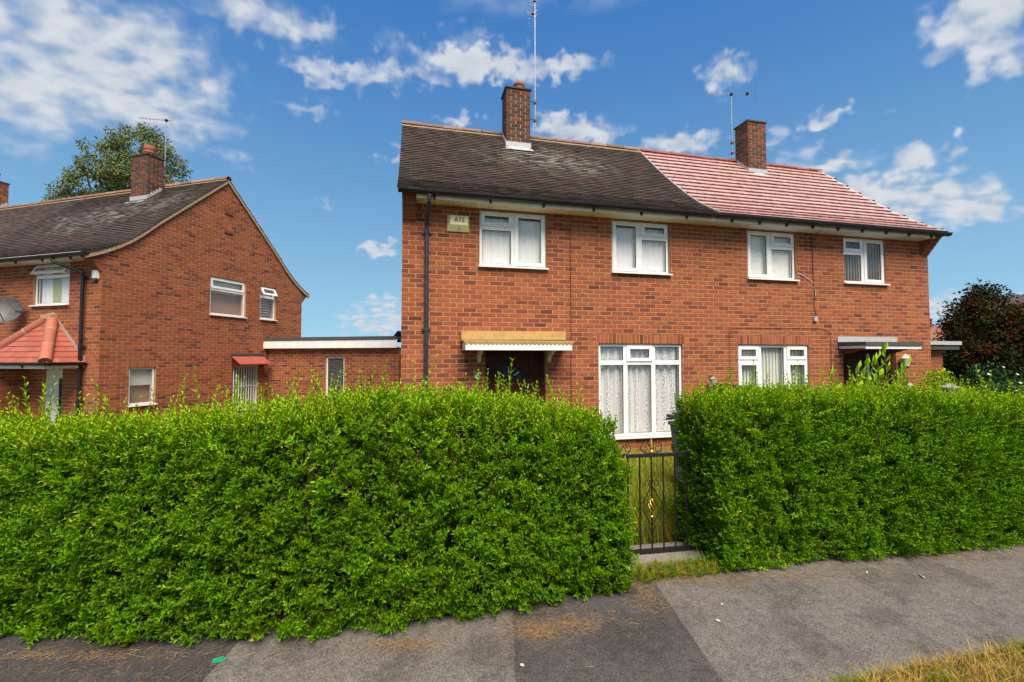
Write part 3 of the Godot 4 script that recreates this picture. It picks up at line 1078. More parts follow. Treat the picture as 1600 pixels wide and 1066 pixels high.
func build_number_four() -> Node3D:
	var h := thing("brick_house", "red brick semi with dark tiled roof, brown door numbered 4 and ochre canopy", "house", MAIN_AT, MAIN_TURN)
	var holes := [[1.29, 3.37, 2.50, 4.345], [3.76, 3.37, 4.95, 4.345], [3.48, 0.34, 5.20, 2.04], [1.40, -0.2, 2.48, 1.905]]
	var core := MB.new()
	wall_core(core, Vector3.ZERO, Vector3.RIGHT, Vector3.BACK, 0.0, PARTY, -0.2, 4.40, holes)
	var gs := func(v): return Vector2(-DEPTH, 0.0) if v < 4.40 else Vector2(-DEPTH - reach(main_profile, v + 0.06), reach(main_profile, v + 0.06))
	wall_core(core, Vector3.ZERO, Vector3.BACK, Vector3.LEFT, -DEPTH, -0.01, -0.2, 4.40, [])
	gable_core(core, Vector3.ZERO, Vector3.BACK, Vector3.LEFT, gs, 4.40, 6.95)
	core.box(Vector3(0.27, -0.2, -DEPTH), Vector3(PARTY, 4.4, -DEPTH + 0.25))
	put(core, "wall", mat.mortar, h)
	var bh := holes.duplicate()
	bh.append([3.44, 2.03, 5.24, 2.215])
	var bricks := lay_bricks(func(_v): return Vector2(0.0, PARTY), -0.2, 4.38, bh, 101, func(u, v): return dark_patch(u, v, 0.32 if u < 0.40 else 0.19), 0.0)
	bricks += lay_soldiers(3.44, 5.24, 2.04, 2.215, 7)
	var side := lay_bricks(gs, -0.2, 6.95, [], 103, func(u, v): return dark_patch(u, v, 0.3))
	raise_bricks(h, [{"o": Vector3.ZERO, "U": Vector3.RIGHT, "N": Vector3.BACK, "bricks": bricks}, {"o": Vector3.ZERO, "U": Vector3.BACK, "N": Vector3.LEFT, "bricks": side, "seen": false}], 1.72)
	corbel(h, 0.0, 0.22, 4.05, 4.44, 0.30, Transform3D())
	# windows
	window(h, Transform3D(), 1.30, 3.37, 2.49, 4.335, [[1.30, 3.37, 1.90, 4.05, "fixed"], [1.30, 4.05, 1.90, 4.335, "sash"], [1.90, 3.37, 2.49, 4.335, "sash"]], "net", 1)
	window(h, Transform3D(), 3.77, 3.37, 4.94, 4.335, [[3.77, 3.37, 4.35, 4.335, "sash"], [4.35, 3.37, 4.94, 4.05, "fixed"], [4.35, 4.05, 4.94, 4.335, "sash"]], "net", 2)
	window(h, Transform3D(), 3.49, 0.34, 5.19, 2.03, [[3.49, 0.34, 4.03, 1.69, "fixed"], [4.03, 0.34, 4.60, 1.69, "fixed"], [4.60, 0.34, 5.19, 1.69, "fixed"], [3.49, 1.69, 4.03, 2.03, "fixed"], [4.03, 1.69, 4.60, 2.03, "sash"], [4.60, 1.69, 5.19, 2.03, "fixed"]], "lace", 3, 0.07)
	front_door(h)
	timber_canopy(h)
	number_four(h)
	# eaves, gutter, pipe
	eaves(h, Vector3.ZERO, Vector3.RIGHT, Vector3.BACK, 0.225, PARTY, 4.352, 0.30, mat.upvc, mat.soffit)
	gutter(h, Vector3(-0.06, 4.455, 0.362), Vector3(PARTY - 0.06, 4.455, 0.362), Vector3.BACK, 0.06, mat.black_plastic, 0.92)
	downpipe(h, [Vector3(0.43, 4.40, 0.36), Vector3(0.43, 4.33, 0.36), Vector3(0.425, 4.27, 0.33), Vector3(0.405, 4.02, 0.13), Vector3(0.40, 3.95, 0.085), Vector3(0.40, 3.85, 0.08), Vector3(0.40, -0.1, 0.08)], 0.036, mat.blue_pipe, [3.86, 2.25, 0.6], Vector3.BACK)
	# roof
	var r := RandomNumberGenerator.new()
	r.seed = 21
	var col := func(a, s):
		var k := lichen(a, s, 3.1, 2.55, 1.5, 0.75)
		var base := old_tile(r)
		if s < 0.3: base = base * 0.75
		return base.lerp(Color(0.40, 0.39, 0.33), k * pow(r.randf(), 1.6) * 0.85)
	roof_deck(h, Vector3.ZERO, Vector3.RIGHT, Vector3.BACK, main_profile, mirrored(main_profile, DEPTH), -0.06, PARTY + 0.05, mat.underlay)
	tile_roof(h, Vector3.ZERO, Vector3.RIGHT, Vector3.BACK, main_profile, -0.08, PARTY + 0.06, 0.100, 0.168, 0.024, mat.tile, col, 300, 31, 0.0035, [[2.22, 2.95, 2.82, 3.5]])
	ridge_tiles(h, Vector3.ZERO, Vector3.RIGHT, Vector3.BACK, Vector2(-2.65, 7.06), -0.09, PARTY + 0.06, 0.45, 0.095, mat.tile, 3, [Color(0.26, 0.14, 0.085), Color(0.20, 0.11, 0.07), Color(0.31, 0.19, 0.12), Color(0.17, 0.12, 0.09)])
	var c := chimney(h, Vector3(2.23, 0, -2.18), Vector3.RIGHT, Vector3.BACK, 0.57, 0.48, 6.50, 7.95, 0.92, 400, 6.60)
	var pot := MB.new()
	pot.lathe(Vector3(2.58, 7.985, -2.40), [[0.14, 0.0], [0.135, 0.03], [0.105, 0.05], [0.11, 0.15], [0.128, 0.16], [0.13, 0.20], [0.12, 0.22], [0.095, 0.22], [0.09, 0.1]], 20)
	put(pot, "chimney_pot", mat.terracotta, c)
	var cw := MB.new()
	cw.tube([Vector3(2.945, 4.36, 0.03), Vector3(2.94, 4.0, 0.012), Vector3(2.945, 2.4, 0.012), Vector3(2.94, 0.4, 0.012)], 0.005, 0.005, 5)
	put(cw, "cable", mat.black_plastic, h)
	return h

func build_attached() -> Node3D:
	var h := thing("brick_house", "red brick semi with red tiled roof paled by painted sky glare and flat felt canopy", "house", MAIN_AT + Vector3(cos(MAIN_TURN), 0, -sin(MAIN_TURN)) * PARTY, MAIN_TURN)
	var E := LENGTH - PARTY
	var p := PARTY
	var holes := [[6.68 - p, 3.37, 7.85 - p, 4.345], [9.06 - p, 3.37, 10.20 - p, 4.345], [6.42 - p, 0.86, 8.12 - p, 2.04], [8.98 - p, -0.2, 10.40 - p, 1.93]]
	var core := MB.new()
	wall_core(core, Vector3.ZERO, Vector3.RIGHT, Vector3.BACK, 0.0, E, -0.2, 4.40, holes)
	var gs := func(v): return Vector2(0.0, DEPTH) if v < 4.40 else Vector2(-reach(main_profile, v + 0.06), DEPTH + reach(main_profile, v + 0.06))
	wall_core(core, Vector3(E, 0, 0), Vector3.FORWARD, Vector3.RIGHT, 0.01, DEPTH, -0.2, 4.40, [])
	gable_core(core, Vector3(E, 0, 0), Vector3.FORWARD, Vector3.RIGHT, gs, 4.40, 6.95)
	core.box(Vector3(0.0, -0.2, -DEPTH), Vector3(E - 0.27, 4.4, -DEPTH + 0.25))
	put(core, "wall", mat.mortar, h)
	var bh := holes.duplicate()
	bh.append([6.39 - p, 2.03, 8.16 - p, 2.215])
	var bricks := lay_bricks(func(_v): return Vector2(0.0, E), -0.2, 4.38, bh, 201, func(u, v): return dark_patch(u + 9.0, v, 0.2), fmod(-PARTY, BRICK))
	bricks += lay_soldiers(6.39 - p, 8.16 - p, 2.04, 2.215, 8)
	var side := lay_bricks(gs, -0.2, 6.95, [], 203, func(u, v): return dark_patch(u, v, 0.3))
	raise_bricks(h, [{"o": Vector3.ZERO, "U": Vector3.RIGHT, "N": Vector3.BACK, "bricks": bricks}, {"o": Vector3(E, 0, 0), "U": Vector3.FORWARD, "N": Vector3.RIGHT, "bricks": side, "seen": false}], 1.55)
	corbel(h, -0.22, 0.0, 4.05, 4.44, 0.30, Transform3D(Basis(), Vector3(E, 0, 0)))
	window(h, Transform3D(), 6.69 - p, 3.37, 7.84 - p, 4.335, [[6.69 - p, 3.37, 7.25 - p, 4.335, "sash"], [7.25 - p, 3.37, 7.84 - p, 4.03, "fixed"], [7.25 - p, 4.03, 7.84 - p, 4.335, "sash"]], "roller", 4)
	window(h, Transform3D(), 9.07 - p, 3.37, 10.19 - p, 4.335, [[9.07 - p, 3.37, 9.62 - p, 4.02, "fixed"], [9.07 - p, 4.02, 9.62 - p, 4.335, "sash"], [9.62 - p, 3.37, 10.19 - p, 4.335, "sash"]], "vertical_dark", 5)
	window(h, Transform3D(), 6.43 - p, 0.86, 8.11 - p, 2.03, [[6.43 - p, 0.86, 6.95 - p, 1.72, "sash"], [6.43 - p, 1.72, 6.95 - p, 2.03, "sash"], [6.95 - p, 0.86, 7.58 - p, 2.03, "fixed"], [7.58 - p, 0.86, 8.11 - p, 1.72, "sash"], [7.58 - p, 1.72, 8.11 - p, 2.03, "sash"]], "vertical", 6)
	# recessed porch and door
	var d := part("porch", h)
	var b := MB.new()
	b.box(Vector3(8.985 - p, -0.1, -1.0), Vector3(10.395 - p, 1.93, -0.262), Color.WHITE, [5])
	put(b, "porch_lining", mat.dark_room, d)
	var fr := MB.new()
	ring(fr, 8.99 - p, -0.1, 10.39 - p, 1.925, 0.06, -0.16, -0.09)
	put(fr, "frame", mat.door_brown, d)
	var post := MB.new()
	post.box(Vector3(9.715 - p, -0.04, -0.15), Vector3(9.765 - p, 1.864, -0.08))
	put(post, "white_post", mat.upvc, d)
	for q in [[9.06, 9.71], [9.77, 10.32]]:
		var l := MB.new()
		l.box(Vector3(q[0] - p, -0.03, -0.145), Vector3(q[1] - p, 1.86, -0.11))
		ring(l, q[0] + 0.08 - p, 0.15, q[1] - 0.08 - p, 0.85, 0.025, -0.1098, -0.10)
		ring(l, q[0] + 0.08 - p, 1.0, q[1] - 0.08 - p, 1.75, 0.025, -0.1098, -0.10)
		put(l, "door_leaf", mat.door_brown, d)
	# flat canopy
	var c := part("door_canopy", h)
	var s := MB.new()
	s.hexa(Vector3(8.84 - p, 2.03, 0.003), Vector3(1.46, 0, 0), Vector3(0, 0.075, 0), Vector3(0, -0.012, 0.585))
	put(s, "felt_roof", mat.felt, c)
	var w := MB.new()
	w.box(Vector3(8.86 - p, 1.955, 0.545), Vector3(10.28 - p, 2.016, 0.57))
	w.box(Vector3(8.86 - p, 1.965, 0.01), Vector3(8.885 - p, 2.017, 0.545))
	w.box(Vector3(10.255 - p, 1.965, 0.01), Vector3(10.28 - p, 2.017, 0.545))
	w.box(Vector3(8.885 - p, 2.0, 0.01), Vector3(10.255 - p, 2.012, 0.545))
	put(w, "fascia_board", mat.white_paint, c)
	var lf := MB.new()
	lf.box(Vector3(8.83 - p, 2.106, 0.004), Vector3(10.42 - p, 2.22, 0.016))
	put(lf, "lead_flashing", mat.lead, c)
	for x in [8.98, 10.10]:
		var k := MB.new()
		var z0 := Vector3(x - p, 1.999, 0.003)
		k.quad(z0, z0 + Vector3(0, 0, 0.5), z0 + Vector3(0, -0.03, 0.5), z0 + Vector3(0, -0.16, 0), Vector3.LEFT)
		k.quad(z0 + Vector3(0.06, 0, 0), z0 + Vector3(0.06, 0, 0.5), z0 + Vector3(0.06, -0.03, 0.5), z0 + Vector3(0.06, -0.16, 0), Vector3.RIGHT)
		k.quad(z0 + Vector3(0, -0.03, 0.5), z0 + Vector3(0.06, -0.03, 0.5), z0 + Vector3(0.06, -0.16, 0), z0 + Vector3(0, -0.16, 0), Vector3(0, -1, 0.3))
		k.quad(z0 + Vector3(0, -0.03, 0.5), z0 + Vector3(0.06, -0.03, 0.5), z0 + Vector3(0.06, 0, 0.5), z0 + Vector3(0, 0, 0.5), Vector3.BACK)
		put(k, "bracket", mat.wood, c)
	eaves(h, Vector3.ZERO, Vector3.RIGHT, Vector3.BACK, 0.0, E - 0.225, 4.352, 0.30, mat.white_paint, mat.white_paint)
	gutter(h, Vector3(-0.05, 4.455, 0.362), Vector3(E + 0.09, 4.455, 0.362), Vector3.BACK, 0.06, mat.black_plastic, 0.62)
	var r := RandomNumberGenerator.new()
	r.seed = 23
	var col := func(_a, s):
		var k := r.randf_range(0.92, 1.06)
		return Color(0.68, 0.43, 0.40) * k  # sky glare on the red tiles is mixed into this pale colour
	roof_deck(h, Vector3.ZERO, Vector3.RIGHT, Vector3.BACK, main_profile, mirrored(main_profile, DEPTH), 0.05, E + 0.08, mat.underlay)
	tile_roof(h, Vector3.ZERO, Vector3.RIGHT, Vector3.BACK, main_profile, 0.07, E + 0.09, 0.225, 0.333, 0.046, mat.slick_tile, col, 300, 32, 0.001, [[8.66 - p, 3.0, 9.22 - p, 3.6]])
	ridge_tiles(h, Vector3.ZERO, Vector3.RIGHT, Vector3.BACK, Vector2(-2.65, 7.06), 0.07, E + 0.09, 0.45, 0.085, mat.tile, 4, [Color(0.30, 0.10, 0.08), Color(0.27, 0.09, 0.07), Color(0.33, 0.12, 0.10)], mat.red_felt)
	var vm := MB.new()
	for i in main_profile.size() - 1:
		var q0 := Vector3(E + 0.075, main_profile[i].y - 0.02, main_profile[i].x)
		var q1 := Vector3(E + 0.075, main_profile[i + 1].y - 0.02, main_profile[i + 1].x)
		vm.hexa(q0, q1 - q0, Vector3(0, 0.05, 0.02), Vector3(0.03, 0, 0))
	put(vm, "verge_trim", mat.upvc, h)
	var bs := MB.new()
	for i in main_profile.size() - 1:
		var q0 := Vector3(0.045, main_profile[i].y + 0.012, main_profile[i].x)
		var q1 := Vector3(0.045, main_profile[i + 1].y + 0.012, main_profile[i + 1].x)
		bs.hexa(q0, q1 - q0, Vector3(0, 0.035, 0.015), Vector3(0.03, 0, 0))
	put(bs, "bonding_strip", mat.grey_cement, h)
	chimney(h, Vector3(8.67 - p, 0, -2.18), Vector3.RIGHT, Vector3.BACK, 0.56, 0.46, 6.50, 7.95, 0.76, 500, 6.60)
	# wiring down the wall
	var cw := MB.new()
	cw.tube([Vector3(8.24 - p, 4.36, 0.25), Vector3(8.245 - p, 4.30, 0.012), Vector3(8.25 - p, 3.35, 0.012), Vector3(8.28 - p, 3.1, 0.014), Vector3(8.25 - p, 2.85, 0.014), Vector3(8.29 - p, 2.7, 0.014), Vector3(8.26 - p, 2.62, 0.02)], 0.006, 0.006, 5)
	put(cw, "cable", mat.black_plastic, h)
	var cb := MB.new()
	cb.tube([Vector3(7.86 - p, 3.52, 0.012), Vector3(8.05 - p, 3.44, 0.03), Vector3(8.25 - p, 3.33, 0.012), Vector3(8.30 - p, 3.05, 0.014)], 0.005, 0.005, 5)
	put(cb, "white_cable", mat.upvc, h)
	var jb := MB.new()
	jb.box(Vector3(8.22 - p, 2.53, 0.003), Vector3(8.30 - p, 2.62, 0.05))
	put(jb, "junction_box", mat.lead, h)
	var ex := MB.new()
	ex.tube([Vector3(6.22 - p, 0.6, 0.008), Vector3(6.22 - p, 2.30, 0.008), Vector3(6.30 - p, 2.36, 0.008), Vector3(8.4 - p, 2.38, 0.008), Vector3(8.62 - p, 2.33, 0.008), Vector3(8.66 - p, 2.2, 0.008), Vector3(8.66 - p, 0.6, 0.008)], 0.0035, 0.0035, 5)
	put(ex, "cable", mat.black_plastic, h)
	return h

func build_neighbour() -> Node3D:
	var h := thing("brick_house", "red brick house end with gable windows and hipped red porch roof", "house", SIDE_AT, SIDE_TURN)
	var base := -0.6
	var fa := func(a: float, v: float, o := 0.0): return Vector3(-o, v, -a)
	var gh := [[2.60, 2.99, 3.77, 4.05], [4.31, 3.0, 4.94, 4.04], [0.61, 0.66, 1.21, 1.54], [3.36, -0.4, 4.32, 1.62]]
	var fh := [[-2.23, 3.0, -1.02, 3.965], [-1.80, -0.4, -1.14, 1.52]]
	var D := SIDE_DEPTH
	var gs := func(v): return Vector2(0.0, D) if v < 3.72 else Vector2(minf(0.0, -reach(side_profile, v + 0.05)) if v < 4.2 else -reach(side_profile, v + 0.05), D if v < 4.2 else D + reach(side_profile, v + 0.05))
	var core := MB.new()
	wall_core(core, Vector3.ZERO, Vector3.RIGHT, Vector3.BACK, 0.01, D, base, 4.18, gh)
	gable_core(core, Vector3.ZERO, Vector3.RIGHT, Vector3.BACK, func(v): return Vector2(-reach(side_profile, v + 0.05), D + reach(side_profile, v + 0.05)), 4.18, 6.87)
	wall_core(core, Vector3.ZERO, Vector3.BACK, Vector3.LEFT, -5.7, 0.0, base, 4.05, fh)
	core.box(Vector3(D - 0.25, base, -5.7), Vector3(D, 4.1, -0.27))
	put(core, "wall", mat.mortar, h)
	var soldiers := [[2.58, 4.05, 3.79, 4.215], [4.29, 4.04, 4.96, 4.205], [0.59, 1.54, 1.23, 1.71], [3.0, 5.38, 3.24, 6.02]]
	var gb := lay_bricks(func(v): return Vector2(0.0, D) if v < 4.18 else Vector2(-reach(side_profile, v + 0.05), D + reach(side_profile, v + 0.05)), base, 6.87, gh + soldiers, 301, func(u, v): return dark_patch(u + 3.0, v, 0.2))
	for s in soldiers.slice(0, 3):
		gb += lay_soldiers(s[0], s[2], s[1], s[3], int(s[0] * 10))
	# blocked vent in the gable: bricks on end between two headers
	gb += [[3.005, 3.12, 3.005, 3.12, 5.47, 5.69, 2, false], [3.125, 3.235, 3.125, 3.235, 5.47, 5.69, 23, false], [3.005, 3.12, 3.005, 3.12, 5.70, 5.93, 24, false], [3.125, 3.235, 3.125, 3.235, 5.70, 5.93, 4, false]]
	var vent := MB.new()
	vent.box(Vector3(2.99, 5.385, -0.01), Vector3(3.25, 5.46, 0.03), tones[16])
	vent.box(Vector3(2.99, 5.94, -0.01), Vector3(3.25, 6.015, 0.03), tones[17])
	put(vent, "vent_bricks", mat.brick, h)
	var fb := lay_bricks(func(_v): return Vector2(-5.7, 0.0), base, 4.02, fh, 303, func(u, v): return dark_patch(u + 5.0, v, 0.24))
	raise_bricks(h, [{"o": Vector3.ZERO, "U": Vector3.RIGHT, "N": Vector3.BACK, "bricks": gb, "u_max": 4.4}, {"o": Vector3.ZERO, "U": Vector3.BACK, "N": Vector3.LEFT, "bricks": fb, "u_min": -2.7}], 1.2)
	# kneelers where the gable meets the eaves
	var front := Transform3D(Basis(Vector3.BACK, Vector3.UP, Vector3.LEFT), Vector3.ZERO)
	corbel(h, -0.22, 0.0, 3.68, 4.05, 0.28, front)
	corbel(h, 0.0, 0.22, 3.70, 4.05, 0.30, Transform3D(Basis(Vector3.FORWARD, Vector3.UP, Vector3.RIGHT), Vector3(D, 0, 0)))
	# gable windows and door
	window(h, Transform3D(), 2.61, 2.99, 3.76, 4.045, [[2.61, 2.99, 3.76, 3.71, "fixed"], [2.61, 3.71, 3.76, 4.045, "sash"]], "wood", 11)
	window(h, Transform3D(), 4.32, 3.0, 4.93, 4.035, [[4.32, 3.0, 4.93, 3.71, "fixed"], [4.32, 3.71, 4.93, 4.035, "open"]], "slats", 12)
	window(h, Transform3D(), 0.62, 0.66, 1.20, 1.535, [[0.62, 0.66, 1.20, 1.535, "fixed"]], "wood", 13)
	window(h, front, -2.22, 3.0, -1.03, 3.955, [[-2.22, 3.0, -1.03, 3.66, "fixed"], [-2.22, 3.66, -1.03, 3.955, "open"]], "curtains", 14)
	var sd := part("side_door", h)
	var sl := MB.new()
	sl.box(Vector3(3.37, -0.4, -0.16), Vector3(4.31, 1.61, -0.12))
	put(sl, "door_leaf", mat.frosted, sd)
	var sf := MB.new()
	ring(sf, 3.36, -0.4, 4.32, 1.615, 0.06, -0.119, -0.07)
	put(sf, "frame", mat.upvc, sd)
	for i in 10:
		var b := MB.new()
		var x := 3.43 + 0.089 * i
		b.tube([Vector3(x, -0.35, -0.03), Vector3(x, 1.53, -0.03)], 0.013, 0.013, 6)
		put(b, "grille_bar", mat.white_paint, sd)
	for y in [0.3, 0.9, 1.5]:
		var b := MB.new()
		b.box(Vector3(3.41, y, -0.016), Vector3(4.27, y + 0.025, -0.006))
		put(b, "grille_rail", mat.white_paint, sd)
	var cn := part("side_canopy", h)
	var cs := MB.new()
	cs.hexa(Vector3(3.30, 1.80, 0.004), Vector3(1.14, 0, 0), Vector3(0, 0.03, 0), Vector3(0, -0.24, 0.34))
	put(cs, "roof_slab", mat.red_felt, cn)
	var ct := MB.new()
	ct.box(Vector3(3.28, 1.832, 0.004), Vector3(4.46, 1.90, 0.045))
	put(ct, "flashing_board", mat.felt, cn)
	for x in [3.33, 4.36]:
		var k := MB.new()
		k.tri(Vector3(x, 1.79, 0.004), Vector3(x, 1.57, 0.31), Vector3(x, 1.50, 0.004), Vector3.LEFT)
		k.tri(Vector3(x + 0.04, 1.79, 0.004), Vector3(x + 0.04, 1.57, 0.31), Vector3(x + 0.04, 1.50, 0.004), Vector3.RIGHT)
		k.quad(Vector3(x, 1.57, 0.31), Vector3(x + 0.04, 1.57, 0.31), Vector3(x + 0.04, 1.50, 0.004), Vector3(x, 1.50, 0.004), Vector3.DOWN)
		put(k, "bracket", mat.door_brown, cn)
	# eaves
	eaves(h, Vector3.ZERO, Vector3.FORWARD, Vector3.LEFT, 0.225, 5.7, 3.955, 0.28, mat.white_paint, mat.white_paint)
	gutter(h, Vector3(-0.335, 4.035, 0.06), Vector3(-0.335, 4.035, -5.7), Vector3.LEFT, 0.058, mat.black_plastic, 0.9)
	downpipe(h, [fa.call(1.0, 3.99, 0.33), fa.call(1.0, 3.93, 0.33), fa.call(0.95, 3.88, 0.30), fa.call(0.52, 3.70, 0.11), fa.call(0.47, 3.66, 0.085), fa.call(0.46, 3.58, 0.08), fa.call(0.46, -0.5, 0.08)], 0.036, mat.black_plastic, [3.56, 2.0, 0.8], Vector3.LEFT)
	# roof of this half
	var r := RandomNumberGenerator.new()
	r.seed = 25
	var col := func(a, s):
		var k := maxf(lichen(a, s, 3.0, 2.6, 2.0, 0.9), lichen(a, s, 1.2, 3.0, 1.2, 0.8) * 0.8)
		var base_col := old_tile(r)
		return base_col.lerp(Color(0.38, 0.37, 0.33), k * pow(r.randf(), 2.0) * 0.85)
	roof_deck(h, Vector3.ZERO, Vector3.FORWARD, Vector3.LEFT, side_profile, mirrored(side_profile, D), -0.02, 5.72, mat.underlay)
	tile_roof(h, Vector3.ZERO, Vector3.FORWARD, Vector3.LEFT, side_profile, -0.06, 5.72, 0.100, 0.168, 0.024, mat.tile, col, 300, 33, 0.0035)
	tile_roof(h, Vector3(D, 0, 0), Vector3.FORWARD, Vector3.RIGHT, side_profile, -0.06, 0.6, 0.100, 0.168, 0.013, mat.tile, col, 0, 34, 0.006)
	ridge_tiles(h, Vector3.ZERO, Vector3.FORWARD, Vector3.LEFT, Vector2(-3.055, 6.97), -0.06, 5.7, 0.45, 0.095, mat.tile, 5, [Color(0.36, 0.16, 0.09), Color(0.30, 0.14, 0.08), Color(0.42, 0.22, 0.13), Color(0.22, 0.14, 0.10)])
	var vm := MB.new()
	for side in 2:
		for i in side_profile.size() - 1:
			var q0: Vector2 = side_profile[i]
			var q1: Vector2 = side_profile[i + 1]
			var x0 := -q0.x if side == 0 else D + q0.x
			var x1 := -q1.x if side == 0 else D + q1.x
			vm.hexa(Vector3(x0, q0.y - 0.105, -0.02), Vector3(x1 - x0, q1.y - q0.y, 0), Vector3(0, 0.085, 0), Vector3(0, 0, 0.072))
	put(vm, "verge_mortar", mat.cement, h)
	var c := chimney(h, Vector3(2.45, 0, -2.92), Vector3.BACK, Vector3.LEFT, 0.66, 0.46, 6.30, 7.72, 0.80, 600, 6.40)
	var pot := MB.new()
	pot.lathe(Vector3(2.68, 7.755, -2.55), [[0.15, 0.0], [0.15, 0.04], [0.135, 0.05], [0.135, 0.10], [0.152, 0.11], [0.152, 0.15], [0.137, 0.16], [0.137, 0.20], [0.152, 0.21], [0.152, 0.26], [0.14, 0.27], [0.14, 0.30], [0.12, 0.33], [0.09, 0.33], [0.085, 0.1]], 20)
	put(pot, "chimney_pot", mat.terracotta, c)
	build_porch(h)
	return h

func build_porch(h: Node3D) -> void:
	var p := part("porch", h)
	var apex := Vector3(0, 2.72, -1.52)
	var cr := Vector3(-0.70, 1.665, -0.42)   # front corners and where the eaves meet the wall
	var cl := Vector3(-0.70, 1.665, -2.62)
	var wr := Vector3(0, 1.665, -0.42)
	var wl := Vector3(0, 1.665, -2.62)
	var r := RandomNumberGenerator.new()
	r.seed = 61
	for face in [[cl, cr, apex, apex], [cr, wr, apex, apex], [wl, cl, apex, apex]]:
		var a: Vector3 = face[0]
		var b: Vector3 = face[1]
		var mid := (a + b + apex) / 3.0
		var nn := (b - a).cross(apex - a).normalized()
		if nn.dot(mid - Vector3(0.3, 1.6, -1.52)) < 0: nn = -nn
		var slab := MB.new()
		slab.tri(a - nn * 0.01, b - nn * 0.01, apex - nn * 0.01, nn)
		put(slab, "roof_deck", mat.underlay, p)
		var rows := 9
		for i in rows:
			var t0 := float(i) / rows
			var t1 := minf(float(i + 1) / rows + 0.02, 1.0)
			var l0 := a.lerp(apex, t0)
			var r0 := b.lerp(apex, t0)
			var l1 := a.lerp(apex, t1)
			var r1 := b.lerp(apex, t1)
			var n := maxi(1, int(round(l0.distance_to(r0) / 0.20)))
			for k in n:
				var m := MB.new()
				var f0 := float(k) / n
				var f1 := float(k + 1) / n
				var tone := Color(0.43, 0.115, 0.070) * r.randf_range(0.85, 1.15)
				var q := [l0.lerp(r0, f0), l0.lerp(r0, f1), l1.lerp(r1, f1), l1.lerp(r1, f0)]
				var up := nn * 0.022
				m.quad(q[0] + up, q[1] + up, q[2] + nn * 0.006, q[3] + nn * 0.006, nn, tone)
				m.quad(q[0], q[1], q[1] + up, q[0] + up, Vector3.DOWN + nn, tone)
				put(m, "tile", mat.tile, p)
	# hip tiles: rounded caps in short lengths
	for hip in [[cr, 3], [cl, 3]]:
		var from: Vector3 = hip[0]
		for i in 3:
			var a := from.lerp(apex, 0.02 + i * 0.32) + Vector3.UP * 0.01
			var b := from.lerp(apex, 0.02 + (i + 1) * 0.32 - 0.01) + Vector3.UP * 0.01
			var m := MB.new()
			var tone := Color(0.46, 0.15, 0.09) * r.randf_range(0.9, 1.1)
			m.tube([a, b], 0.105, 0.10, 14, tone)
			put(m, "hip_tile", mat.tile, p)
			var j := MB.new()
			j.tube([b - (b - a) * 0.02, b + (b - a) * 0.04], 0.103, 0.103, 14)
			put(j, "hip_mortar", mat.cement, p)
	var top := MB.new()
	top.hexa(apex + Vector3(-0.14, -0.06, -0.16), Vector3(0.13, 0, 0), Vector3(0, 0.10, 0), Vector3(0, 0, 0.34))
	put(top, "mortar_cap", mat.cement, p)
	var fl := MB.new()
	for e in [wr, wl]:
		var d: Vector3 = apex - e
		fl.hexa(e + Vector3(-0.012, 0.02, 0), d, Vector3(0, 0.09, 0), Vector3(0.009, 0, 0))
	put(fl, "flashing", mat.grey_cement, p)
	var fa := MB.new()
	fa.box(Vector3(-0.70, 1.545, -2.60), Vector3(-0.68, 1.655, -0.44))
	fa.box(Vector3(-0.68, 1.545, -0.46), Vector3(-0.005, 1.655, -0.44))
	fa.box(Vector3(-0.68, 1.545, -2.60), Vector3(-0.005, 1.655, -2.58))
	fa.box(Vector3(-0.68, 1.56, -2.58), Vector3(-0.005, 1.58, -0.46))
	put(fa, "fascia_board", mat.white_paint, p)
	gutter(p, Vector3(-0.74, 1.655, -0.36), Vector3(-0.74, 1.655, -2.66), Vector3.LEFT, 0.045, mat.black_plastic, 1.2)
	gutter(p, Vector3(-0.70, 1.655, -0.38), Vector3(-0.01, 1.655, -0.38), Vector3.BACK, 0.045, mat.black_plastic, 2.0)
	var pw := MB.new()
	pw.box(Vector3(-0.60, -0.6, -2.50), Vector3(-0.002, 1.545, -2.28))
	put(pw, "side_wall", mat.mortar, p)
	var sb := MB.new()
	for s in [[Vector3(-0.60, 0, -2.28), Vector3.RIGHT, Vector3.BACK, 0.598], [Vector3(-0.60, 0, -2.50), Vector3.BACK, Vector3.LEFT, 0.22]]:
		for q in lay_bricks(func(_v): return Vector2(0, s[3]), -0.6, 1.545, [], 71, func(_u, _v): return 0.35):
			brick_solid(sb, s[0] + s[2] * 0.008, s[1], s[2], q[0], q[1], q[2], q[3], q[4], q[5], 0.0, tones[q[6]])
	var o := put(sb, "brickwork", mat.brick, p)
	o.set_meta("kind", "stuff")
	var df := MB.new()
	var at := Transform3D(Basis(Vector3.BACK, Vector3.UP, Vector3.LEFT), Vector3.ZERO)
	ring(df, -1.80, -0.4, -1.14, 1.515, 0.06, -0.14, -0.07)
	df.box(Vector3(-1.74, -0.34, -0.135), Vector3(-1.20, 1.454, -0.095))
	var d := put(df, "front_door", mat.upvc, p)
	d.transform = at
	var dg := MB.new()
	dg.box(Vector3(-1.40, 0.2, -0.094), Vector3(-1.25, 1.30, -0.088))
	var g := put(dg, "door_glass", mat.dark_obscure, p)
	g.transform = at
	var pl := MB.new()
	pl.tube([Vector3(-0.07, 1.62, -0.40), Vector3(-0.07, 1.55, -0.42), Vector3(-0.06, 1.50, -0.50), Vector3(-0.06, -0.5, -0.52)], 0.028, 0.028, 10)
	put(pl, "downpipe", mat.black_plastic, p)

